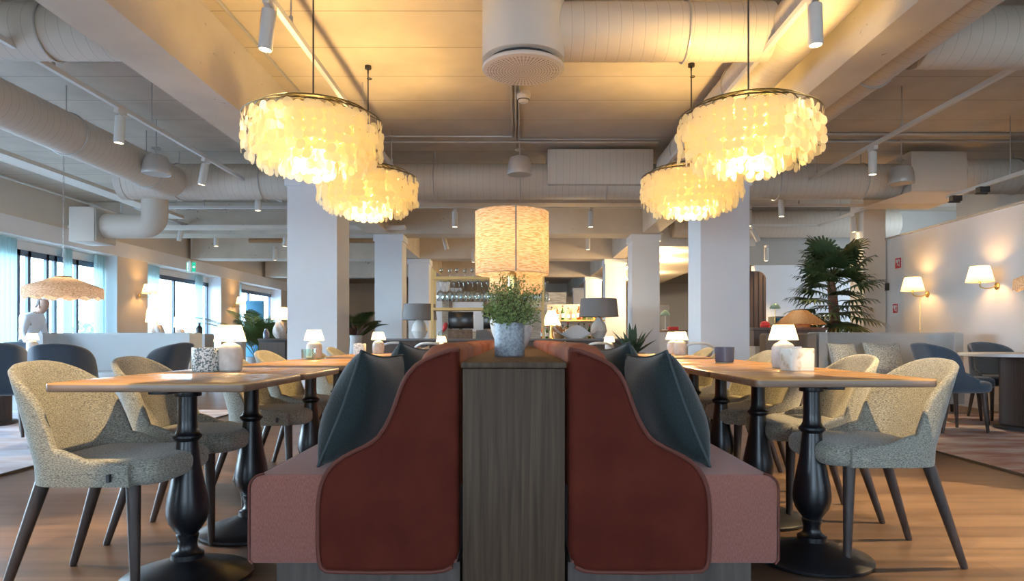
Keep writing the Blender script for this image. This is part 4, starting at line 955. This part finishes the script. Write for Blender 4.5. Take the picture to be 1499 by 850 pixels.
round_table('white topped round table with dark fluted drum on the right rug', (5.07,6.62,.014), .60,'slat')
round_table('white topped round table on the left rug', (-5.55,6.95,.014), .60,'slat')
bl = make_chair('blue_chair','dark blue tub chair seen from behind, nearest on the left rug','blue','leg','dark blue tub chairs','blue')
bl.location = (-3.86,5.72,.015); bl.rotation_euler = (0,0,PI/2+.35)
for x,y,rz,lb in ((-5.95,7.72,-PI/2+.2,'dark blue tub chair behind the left round table, below the leaning man'),
                  (-4.75,6.1,PI-.9,'dark blue tub chair at the far left edge, mostly cut off'),
                  (-3.62,6.75,PI-.25,'dark blue tub chair in side view, in front of the left booth'),
                  (4.20,6.5,.10,'dark blue tub chair in side view on the right rug'),
                  (4.72,7.16,-.45,'dark blue tub chair tucked in behind the fluted table drum'),
                  (5.35,7.45,-PI/2-.1,'dark blue tub chair behind the right round table')):
    dup(bl,(x,y,.015),rz,lb)
def wicker_pendant(loc, label, zt, r=.36):
    t = thing('wicker_pendant',label,'pendant lamp',loc)
    mb = MB(); n = 96; rg = []
    for q in range(9):
        f = q/8; R = .08+(r-.08)*f; rg.append([(R*math.cos(2*PI*k/n), R*math.sin(2*PI*k/n), .17-.11*f**1.1) for k in range(n)])
    rg.append([(r*1.02*math.cos(2*PI*k/n), r*1.02*math.sin(2*PI*k/n), .03) for k in range(n)])
    rg.append([(r*1.02*math.cos(2*PI*k/n), r*1.02*math.sin(2*PI*k/n), -.035-.028*abs(math.sin(2*PI*k/n*7))) for k in range(n)])
    obj('scalloped_shade', mb.loft(rg,False), M['wicker'], t, ang=60)
    obj('cap', MB().lathe([(0,.185),(.08,.18),(.085,.165),(0,.165)],20), M['rattan'], t)
    obj('bulb', MB().lathe([(0,.02),(.03,.04),(.03,.08),(0,.11)],12), M['bulb_soft'], t)
    chn = MB()
    for k in range(int((zt-.18)/.05)): 
        z = .2+k*.05; ang = (k%2)*PI/2; c = Vector((0,0,z)); pts = [c+Vector((.008*math.cos(a)*math.cos(ang), .008*math.cos(a)*math.sin(ang), .03*math.sin(a))) for a in [2*PI*j/8 for j in range(9)]]; chn.tube(pts,.0028,4,False)
    obj('chain', chn, M['grey_metal'], t); lamp('pendant_glow',(loc[0],loc[1],loc[2]+.05),4,(1,.6,.25),.03)
wicker_pendant((-4.81,7.1,1.385),'scalloped wicker pendant on a chain, in front of the left window',1.56)
wicker_pendant((5.45,6.75,1.46),'scalloped wicker pendant cut by the right edge, in front of the wall sconce',1.5)
t = small_lamp('small unlit-looking white lamp on the left round table', (-5.18,7.15,.762), glow=.4, s=.95)
o = obj('tealight_holder', MB().lathe([(0,0),(.05,0),(.055,.09),(.05,.09),(.045,.01),(0,.01)],20), M['clear_glass'], loc=(4.98,6.45,.762)); tag(o,'pale green glass holder on the right round table','candle holder')
def sconce(loc, nx, label):
    # nx: direction away from wall along x
    t = thing('wall_sconce',label,'wall lamp',loc,0,'brass wall sconces with pleated shades')
    obj('wall_plate', MB().lathe([(0,0),(.045,0),(.045,.012),(.02,.02),(0,.02)],20).move(Matrix.Rotation(nx*PI/2,4,'Y')), M['brass'], t)
    arm = [(nx*.015,0,0),(nx*.08,0,-.025),(nx*.16,0,-.03),(nx*.215,0,-.01),(nx*.22,0,.03)]
    obj('arm', MB().tube(arm,.007,8).lathe([(0,.03),(.014,.03),(.014,.06),(0,.06)],12,(nx*.22,0,0)), M['brass'], t)
    obj('lamp_shade', MB().lathe([(.155,.05),(.105,.245)],40,(nx*.22,0,0),caps=False), M['paper_shade'], t)
    obj('bulb', MB().lathe([(0,.06),(.02,.08),(.026,.11),(0,.14)],12,(nx*.22,0,0)), M['bulb_soft'], t)
    lamp('sconce_glow',(loc[0]+nx*.20,loc[1],loc[2]+.16),5,(1,.50,.14),.05)
sconce((5.998,9.78,1.55),-1,'brass wall sconce with white shade, left of the two on the right wall')
sconce((5.998,8.36,1.56),-1,'brass wall sconce with white shade, right of the two on the right wall')
sconce((-7.955,14.1,1.80),1,'brass wall sconce on the pillar between the first and second left windows')
sconce((-7.955,18.8,1.82),1,'brass wall sconce on the pillar between the second and third left windows')
o = obj('sconce_cord', MB().tube([(0,0,0),(0,0,-.62)],.004,6).lathe([(0,-.72),(.012,-.72),(.012,-.66),(0,-.66)],10), M['brass'], loc=(5.97,9.92,1.50)); tag(o,'thin cord with switch hanging below the left sconce on the right wall','cord')
# signs on the right wall
def fire_sign(label, loc, w_, h_, ring=False):
    t = thing('fire_sign',label,'sign',loc)
    obj('plate', MB().box(-.006,0,-w_/2,w_/2,-h_/2,h_/2), M['sign_white'], t, smoothed=False); obj('red_field', MB().box(-.009,-.004,-w_*.40,w_*.40,-h_*.40,h_*.40), M['red'], t, smoothed=False)
    pm = MB(); x = (-.0115,-.0085)
    pm.box(x[0],x[1],.0*w_,.26*w_,.02*h_,.28*h_); pm.box(x[0],x[1],-.26*w_,-.06*w_,.12*h_,.28*h_); pm.box(x[0],x[1],-.22*w_,-.16*w_,-.30*h_,.12*h_); pm.box(x[0],x[1],.03*w_,.10*w_,-.18*h_,.02*h_); pm.box(x[0],x[1],-.16*w_,-.02*w_,-.20*h_,-.13*h_)
    obj('pictogram', pm, M['sign_white'], t, smoothed=False)
fire_sign('square red and white fire hose sign, high on the right wall', (5.995,10.52,2.09), .20,.20)
fire_sign('small red and white fire alarm sign, low on the right wall near the palm', (5.995,10.60,1.38), .16,.18)
o = obj('thermostat', MB().box(-.03,0,-.05,.05,-.06,.06), M['dark'], loc=(5.995,10.83,1.74), bev=.006); tag(o,'small black wall box beside the corner pier','thermostat')
# exit sign
t = thing('exit_sign','green and white running man exit sign hanging in front of the left windows','sign',(-6.32,13.0,2.19))
obj('housing', MB().box(-.02,.02,-.09,.09,0,.20).box(-.09,.09,-.02,.02,0,.20), M['sign_white'], t, smoothed=False)
obj('green_face', MB().box(-.088,.088,-.026,-.021,.01,.19), M['green_sign'], t, smoothed=False)
obj('pictogram', MB().box(-.075,.005,-.031,-.027,.02,.18).box(.03,.075,-.031,-.027,.09,.11).add([(.055,-.031,.13),(.085,-.031,.10),(.055,-.031,.07)],[(0,1,2)]), M['sign_glow'], t, smoothed=False)
obj('running_man', MB().tube([(-.03,-.034,.13),(-.045,-.034,.09),(-.03,-.034,.06),(-.045,-.034,.03)],.008,6).tube([(-.045,-.034,.09),(-.06,-.034,.05)],.007,6).tube([(-.06,-.034,.12),(-.02,-.034,.10)],.006,6).lathe([(0,.14),(.012,.15),(0,.165)],8,(-.026,-.034,0)), M['green_sign'], t)
obj('hanger_rod', MB().tube([(0,0,.2),(0,0,1.23)],.008,6), M['grey_metal'], t)
# lamps and furniture at the left windows
def side_tab(loc, label, h=.74):
    t = thing('side_table',label,'table',loc); obj('top', MB().box(-.28,.28,-.28,.28,h-.03,h), M['white_top'], t, bev=.005)
    for x in (-.24,.24):
        for y in (-.24,.24): obj('leg', MB().box(x-.02,x+.02,y-.02,y+.02,0,h-.03), M['leg'], t, smoothed=False)
def vase_lamp(loc, label, mat, r=.17):
    t = thing('window_lamp',label,'lamp',loc); mb = MB(); rings = []
    for k in range(13):
        z = .30*k/12; rr_ = .055+.055*math.sin(PI*(k/12)**.8*.95); rings.append([(rr_*(1+.12*math.cos(5*a+k*.45))*math.cos(a), rr_*(1+.12*math.cos(5*a+k*.45))*math.sin(a), z) for a in [2*PI*j/40 for j in range(40)]])
    obj('twisted_base', mb.loft(rings), M['chalk'], t); obj('stem', MB().tube([(0,0,.29),(0,0,.40)],.012,8), M['brass'], t)
    sh_ = obj('lamp_shade', MB().lathe([(r,.34),(r*.82,.56)],36,caps=False), M[mat], t); obj('shade_cap', MB().lathe([(0,.545),(r*.82,.545)],30,caps=False), M[mat], sh_); obj('bulb', MB().lathe([(0,.39),(.025,.41),(.03,.45),(0,.48)],12), M['bulb_soft'], t)
    lamp('lamp_glow',(loc[0],loc[1],loc[2]+.45),9,(1,.56,.2),.03)
side_tab((-5.79,10.74,0),'small white table carrying the twisted lamp, behind the left booth',.83); vase_lamp((-5.78,10.74,.83),'table lamp with peach shade and twisted white base, behind the left booth','peach_shade',.165)
side_tab((-7.05,14.0,0),'small white table at the second left window',.80); vase_lamp((-7.05,14.0,.80),'small pinkish lamp in front of the bright second left window','peach_shade',.13)
t = thing('cabinet','dark low cabinet left of the left front column','cabinet',(-4.25,11.9,0)); obj('carcass', MB().box(-.26,.22,-.22,.22,.0,.88), M['dark'], t, bev=.006); obj('top_board', MB().box(-.28,.24,-.24,.24,.88,.905), M['slat'], t, smoothed=False); obj('door', MB().box(-.24,.20,-.235,-.222,.04,.84), M['slat'], t, smoothed=False)
vase_lamp((-4.22,11.9,.905),'table lamp with orange shade on the dark cabinet','peach_shade',.14)
o = obj('jar', MB().lathe([(0,0),(.05,0),(.055,.1),(.03,.14),(.03,.17),(0,.17)],16), M['smoke_glass'], loc=(-4.44,11.85,.905)); tag(o,'small dark jar beside the orange lamp on the cabinet','jar')
o = obj('bottle', MB().lathe([(0,0),(.05,0),(.055,.10),(.02,.15),(.02,.20),(0,.20)],14), M['dark'], loc=(-5.62,11.84,.985)); tag(o,'black bottle on top of the second left booth','bottle')
def palm(loc, label, h0, n, Ln, mat, potmat, seed, pot_h=.5):
    t = thing('potted_palm',label,'plant',loc); rr = random.Random(seed)
    obj('pot', MB().lathe([(0,0),(.15,0),(.19,pot_h),(.17,pot_h),(.16,pot_h-.05),(0,pot_h-.05)],24), M[potmat], t)
    for k in range(n):
        a = 2*PI*k/n*1.0+rr.uniform(-.3,.3); el = rr.uniform(.95,1.5); L_ = Ln*rr.uniform(.75,1.1); mb = MB(); pts = []
        for q in range(11):
            f = q/10; x = L_*f*math.cos(el)+.25*L_*f*f; z = L_*f*math.sin(el)-.30*L_*f*f*f; pts.append(Vector((x*math.cos(a),x*math.sin(a),pot_h-.05+z)))
        mb.tube(pts,[.008*(1-.08*i) for i in range(11)],5)
        s = Vector((-math.sin(a),math.cos(a),0))
        for i in range(24):
            f = .25+.75*i/23; j = min(9,int(f*10)); c = pts[j].lerp(pts[j+1],f*10-j); d = (pts[j+1]-pts[j]).normalized(); ll = .26*math.sin(PI*min(.98,.15+.85*f))+.05
            for sg in (-1,1):
                e = (s*sg*.75+d*.75+Vector((0,0,-.15))).normalized()*ll; wv = d*.013; mb.add([c-wv,c+e*.5-wv*1.2,c+e,c+e*.5+wv*1.2,c+wv],[(0,1,2,3,4)])
        obj('frond', mb, M[mat], t, smoothed=False)
palm((-5.02,12.9,0),'feathery green palm in a pot, left of the left front column',.5,16,1.35,'palm','pot',4,.55)
palm((-2.80,11.2,0),'dark feathery palm just right of the left front column',.5,16,.85,'palm_dark','dark',9,.8)
o = obj('tall_planter', MB().loft([[(-.11,-.11,0),(.11,-.11,0),(.11,.11,0),(-.11,.11,0)],[(-.06,-.09,1.02),(.12,-.09,1.02),(.12,.09,1.02),(-.06,.09,1.02)]]), M['pot'], loc=(-5.2,12.45,0), smoothed=False); tag(o,'slanted grey tall planter in front of the feathery palm','planter')
o = obj('display_panel', MB().box(-.22,.22,-.04,.04,0,1.86), M['book_blue'], loc=(-6.62,16.9,0), bev=.01); tag(o,'tall blue-grey display panel near the third left window','display')
t = thing('flower_vase','tall grey vase with dried brown leaves beside the left front column','vase',(-2.25,9.35,0)); obj('vase', MB().lathe([(0,0),(.10,0),(.12,.3),(.08,.88),(.09,.95),(.08,.95),(.07,.88),(0,.1)],24), M['pot'], t); mb = MB(); rr = random.Random(6)
for k in range(24):
    a = rr.uniform(0,2*PI); d = Vector((math.cos(a)*.6,math.sin(a)*.6,rr.uniform(.3,1))).normalized(); c = Vector((0,0,.93)); L_ = rr.uniform(.12,.26); s = d.orthogonal().normalized()*.02; mb.add([c,c+d*L_*.6+s,c+d*L_,c+d*L_*.6-s],[(0,1,2,3)])
obj('dried_leaves', mb, M['pot_brown'], t, smoothed=False)

# ------------------------------------------------------------------ right side background
t = thing('fan_palm','large fan palm with brown trunk in the right corner','plant',(4.80,10.25,0)); rr = random.Random(21)
obj('pot', MB().lathe([(0,0),(.2,0),(.26,.5),(.24,.5),(.22,.44),(0,.44)],28), M['pot'], t)
tr = [(0.0,0,.44),(.03,0,.8),(.06,0,1.2),(.03,0,1.55),(.0,0,1.85)]; obj('trunk', MB().tube(tr,[.08,.085,.08,.07,.05],14), M['trunk'], t)
fans = []
for k in range(36):
    a = 2*PI*k*.382; zc = 1.15+.80*(k/35); el = -.25+1.3*(k/35)**1.2; Lp = rr.uniform(.26,.40); fans.append((a,zc,el,Lp))
for a,zc,el,Lp in fans:
    mb = MB(); d = Vector((math.cos(a)*math.cos(el),math.sin(a)*math.cos(el),math.sin(el))); b0_ = Vector((.02,0,zc)); tip = b0_+d*Lp; mb.tube([b0_,b0_.lerp(tip,.5)+Vector((0,0,.02)),tip],[.012,.009,.007],6)
    s = Vector((-math.sin(a),math.cos(a),0)); nb = 21
    for i in range(nb):
        ph = (-1+2*i/(nb-1))*1.75; dd = (d*math.cos(ph)+s*math.sin(ph)).normalized(); Lb = .45*(1-.28*abs(ph)/1.75)*rr.uniform(.9,1.1); side = dd.cross(d.cross(s)).normalized()*.024
        p0_ = tip; p1 = tip+dd*Lb*.5+Vector((0,0,.0)); p2 = tip+dd*Lb*.85+Vector((0,0,-.05)); p3 = tip+dd*Lb+Vector((0,0,-.12))
        mb.add([p0_-side*.3,p1-side,p2-side*.6,p3,p2+side*.6,p1+side,p0_+side*.3],[(0,1,5,6),(1,2,4,5),(2,3,4)])
    obj('frond', mb, M['palm_dark'], t, smoothed=False)
t = thing('slat_pillar','dark brown round-topped slatted panel beside the right front column','panel',(3.62,10.2,0))
pp = [(-.15,0),(.13,0),(.13,1.80)]+[(.13-.14+.14*math.cos(PI/2*k/6),1.80+.12*math.sin(PI/2*k/6)) for k in range(1,7)]+[(-.15,1.92)]
obj('panel', MB().sweep_prism(pp,'Y',-.12,.12,.004,1), M['slat'], t); obj('slats', MB().box(-.13,-.12,-.13,-.12,0,1.9).box(-.06,-.05,-.13,-.12,0,1.9).box(.01,.02,-.13,-.12,0,1.9).box(.08,.09,-.13,-.12,0,1.85), M['dark'], t, smoothed=False)
t = thing('console_counter','dark brown console counter behind the taupe sofa','counter',(3.70,9.55,0)); obj('top_board', MB().box(-.42,.62,-.25,.25,1.02,1.06), M['slat'], t, bev=.004); obj('apron', MB().box(-.40,.60,-.22,.22,.80,1.018), M['slat'], t, smoothed=False); obj('body', MB().box(-.36,.56,-.16,.18,0,.80), M['cream_wall'], t, smoothed=False)
t = thing('rattan_lamp','wide cone rattan table lamp on the console counter','lamp',(3.98,9.42,1.06))
obj('lamp_base', MB().lathe([(0,0),(.13,0),(.135,.05),(.08,.07),(0,.07)],28), M['rattan'], t); obj('lamp_shade', MB().lathe([(.34,.045),(.33,.06),(.10,.24),(.0,.25)],48,caps=False), M['rattan'], t, ang=25); obj('bulb', MB().lathe([(0,.08),(.02,.09),(.025,.12),(0,.15)],10), M['bulb_soft'], t)
lamp('lamp_glow',(3.98,9.42,1.19),4,(1,.55,.2),.02)
t = thing('shelf_unit','low tan shelf unit behind the rattan lamp','shelf',(4.55,11.4,0)); obj('carcass', MB().box(-.30,.55,-.18,.18,0,1.14), M['card'], t, smoothed=False); obj('upper_tray', MB().box(-.22,.22,-.15,.15,1.26,1.275).box(-.22,-.205,-.15,.15,1.14,1.26).box(.04,.055,-.15,.15,1.14,1.26), M['dark'], t, smoothed=False)
o = obj('book', MB().box(-.09,.09,-.08,.08,0,.11), M['book_blue'], loc=(4.46,11.32,1.14), bev=.004); tag(o,'blue boxed book standing in the tray behind the rattan lamp','book')
t = thing('glass_lamp','grey-green glass lampshade on a thin stem, beside the slatted panel','lamp',(3.66,9.50,1.06)); obj('lamp_shade', MB().lathe([(.075,.27),(.07,.29),(.05,.325),(.02,.345),(0,.345)],20,caps=False), M['green_glass'], t); obj('stem', MB().tube([(0,0,0),(0,0,.34)],.006,8), M['brass'], t); obj('foot', MB().lathe([(0,0),(.05,0),(.05,.012),(0,.02)],16), M['brass'], t)
o = obj('kettle', MB().lathe([(0,0),(.06,0),(.07,.03),(.055,.075),(.02,.09),(0,.092)],20), M['red'], loc=(3.50,9.45,1.06)); tag(o,'round red pot on the console counter','pot')
# bar table seen between the right columns
t = thing('far_counter','brown counter seen between the two right columns','counter',(2.98,13.6,0)); obj('top_board', MB().box(-.32,.42,-.25,.25,1.03,1.07), M['card'], t, smoothed=False); obj('body', MB().box(-.30,.40,-.2,.2,0,1.03), M['white_wall'], t, smoothed=False)
t = thing('green_table_lamp','small green-shaded lamp on the counter between the right columns','lamp',(3.0,13.55,1.07)); obj('lamp_shade', MB().lathe([(.10,.30),(.09,.34),(.04,.40),(0,.41)],20,caps=False), M['green_glass'], t); obj('stem', MB().tube([(0,0,0),(0,0,.38)],.01,8), M['white_metal'], t); obj('foot', MB().lathe([(0,0),(.07,0),(.07,.015),(0,.02)],16), M['white_metal'], t)
o = obj('box', MB().box(-.10,.10,-.06,.06,0,.07), M['red'], loc=(3.14,13.5,1.07), bev=.004); tag(o,'flat red box on the counter between the right columns','box')
t = thing('globe_pendant','glowing round pendant far behind, between the right columns','pendant lamp',(2.98,16.0,1.62)); obj('globe', MB().lathe([(0,0),(.08,.01),(.14,.06),(.16,.13),(.13,.20),(.06,.24),(0,.245)],24), M['paper_shade'], t); obj('cord', MB().tube([(0,0,.24),(0,0,1.10)],.008,6), M['cord'], t); lamp('globe_glow',(2.98,15.7,1.7),20,(1,.66,.3),.1)
o = obj('dark_cabinet', MB().box(-.25,.25,-.2,.2,0,1.75), M['smoke_glass'], loc=(3.62,17.2,0), bev=.006); tag(o,'tall dark blue cabinet far back between the right columns','cabinet')

# ------------------------------------------------------------------ the waiter by the left windows
def skinned(name, verts, edges, radii, mat, parent, sub=2, root=0):
    me = bpy.data.meshes.new(name); me.from_pydata(verts, edges, []); o = bpy.data.objects.new(name, me); COL.objects.link(o)
    md = o.modifiers.new('skin','SKIN'); md.use_smooth_shade = True
    for i, r_ in enumerate(radii):
        rr_ = r_ if isinstance(r_, tuple) else (r_,r_); me.skin_vertices[0].data[i].radius = rr_; me.skin_vertices[0].data[i].use_root = (i == root)
    s = o.modifiers.new('sub','SUBSURF'); s.levels = sub; s.render_levels = sub
    bake(o); o.data.materials.clear(); o.data.materials.append(mat); o.data.polygons.foreach_set('use_smooth',[True]*len(o.data.polygons)); o.parent = parent; return o
W = thing('person','man in a white shirt and dark trousers leaning forward by the left window','person',(-7.62,10.5,0))
# local: faces +X, leans forward
J = [(-.06,0,.90),(-.04,0,1.02),(.00,0,1.16),(.06,0,1.29),(.115,0,1.37),(.15,0,1.43),   # pelvis..neck
     (.03,.17,1.29),(.03,.25,1.04),(.15,.27,.83),(.18,.27,.76),
     (.03,-.17,1.29),(.04,-.25,1.04),(.17,-.26,.83),(.20,-.26,.76),
     (-.05,.09,.86),(-.02,.10,.48),(-.06,.11,.08),(.08,.12,.03),
     (-.05,-.09,.86),(.06,-.10,.48),(.05,-.11,.08),(.19,-.12,.03)]
E = [(0,1),(1,2),(2,3),(3,4),(4,5),(3,6),(6,7),(7,8),(8,9),(3,10),(10,11),(11,12),(12,13),(0,14),(14,15),(15,16),(16,17),(0,18),(18,19),(19,20),(20,21)]
Rd = [.125,.12,.135,.12,.058,.055,.062,.047,.034,.03,.062,.047,.034,.03,.085,.058,.042,.035,.085,.058,.042,.035]
# hands: five fingers each
vb = list(J); eb = list(E); rb = list(Rd)
for w_i, sy in ((9,1),(13,-1)):
    wp = Vector(J[w_i]); palm_i = len(vb); vb.append(tuple(wp+Vector((.015,0,-.05)))); rb.append(.026); eb.append((w_i,palm_i))
    for f in range(4):
        base = wp+Vector((-.02+.017*f,0,-.085)); i0 = len(vb); Lf = (.060,.072,.076,.066)[f]
        vb += [tuple(base), tuple(base+Vector((.006,-sy*.004,-Lf*.55))), tuple(base+Vector((.016,-sy*.012,-Lf)))]; rb += [.010,.009,.008]; eb += [(palm_i,i0),(i0,i0+1),(i0+1,i0+2)]
    i0 = len(vb); vb += [tuple(wp+Vector((.045,-sy*.01,-.055))), tuple(wp+Vector((.06,-sy*.018,-.095)))]; rb += [.011,.009]; eb += [(palm_i,i0),(i0,i0+1)]
# head joined on
hi = len(vb); vb += [(.175,0,1.475),(.195,0,1.52)]; rb += [(.085,.10),(.078,.088)]; eb += [(5,hi),(hi,hi+1)]
body = skinned('body', vb, eb, rb, M['skin'], W)
hm = MB().lathe([(0,-.115),(.045,-.11),(.062,-.07),(.074,-.01),(.078,.04),(.07,.09),(.04,.118),(0,.125)],24).move(Matrix.Translation((.185,0,1.485)) @ Matrix.Rotation(.35,4,'Y') @ Matrix.Diagonal((1.18,.98,1,1)))
# face features are part of the head piece
for sy in (-1,1):
    hm.lathe([(0,-.03),(.012,-.02),(.014,0),(.010,.025),(0,.03)],8,(.185,sy*.078,1.475))
hm.tube([(.268,0,1.50),(.290,0,1.465),(.272,0,1.455)],[.008,.014,.010],8)
obj('head', hm, M['skin'], W, ang=80)
obj('eye', MB().lathe([(0,-.008),(.008,0),(0,.008)],8,(.262,.032,1.497)), M['dark'], W); obj('eye', MB().lathe([(0,-.008),(.008,0),(0,.008)],8,(.262,-.032,1.497)), M['dark'], W)
obj('mouth', MB().tube([(.262,-.025,1.418),(.270,0,1.420),(.262,.025,1.418)],.005,6), M['pot_brown'], W)
hr = MB(); rg = []
for k in range(8):
    a = PI/2*k/7; rg.append([(.185-.012+.088*math.cos(a)*1.10*math.cos(q)-(.02 if math.cos(q) > .3 else 0)*math.cos(a), .086*math.cos(a)*math.sin(q), 1.505+.112*math.sin(a)-(.055*max(0,-math.cos(q)) if k < 3 else 0)) for q in [2*PI*j/28 for j in range(28)]])
obj('hair', hr.loft(rg), M['hair'], W, ang=80)
def garment(name, mat, test, push):      # clothing follows the body: its own sheet a little off the skin
    src = body.data; keep = [p for p in src.polygons if test(p.center)]
    ids = sorted({v for p in keep for v in p.vertices}); mp = {v:i for i,v in enumerate(ids)}
    mb = MB(); mb.v = [tuple(src.vertices[v].co+src.vertices[v].normal*push) for v in ids]; mb.f = [tuple(mp[v] for v in p.vertices) for p in keep]
    return obj(name, mb, mat, W, ang=180)
garment('shirt', M['shirt'], lambda c: (c.z > .80 and abs(c.y) > .17 or c.z > .90) and c.z < 1.395 and not (c.x > .10 and c.z > 1.37), .012)
garment('trousers', M['trousers'], lambda c: .07 < c.z < .935 and abs(c.y) < .19, .016)
obj('belt', MB().lathe([(.137,.90),(.142,.905),(.142,.93),(.137,.935)],24,(-.05,0,0)), M['dark'], W)
for x,y in ((-.0,.115),(.11,-.115)): obj('shoe', MB().pad(sup(.14,.048,2.6,24,(x,y)),0,.08,.03,.14,.048,4,(x,y)), M['dark'], W)

W.scale = (.95,.95,.95)
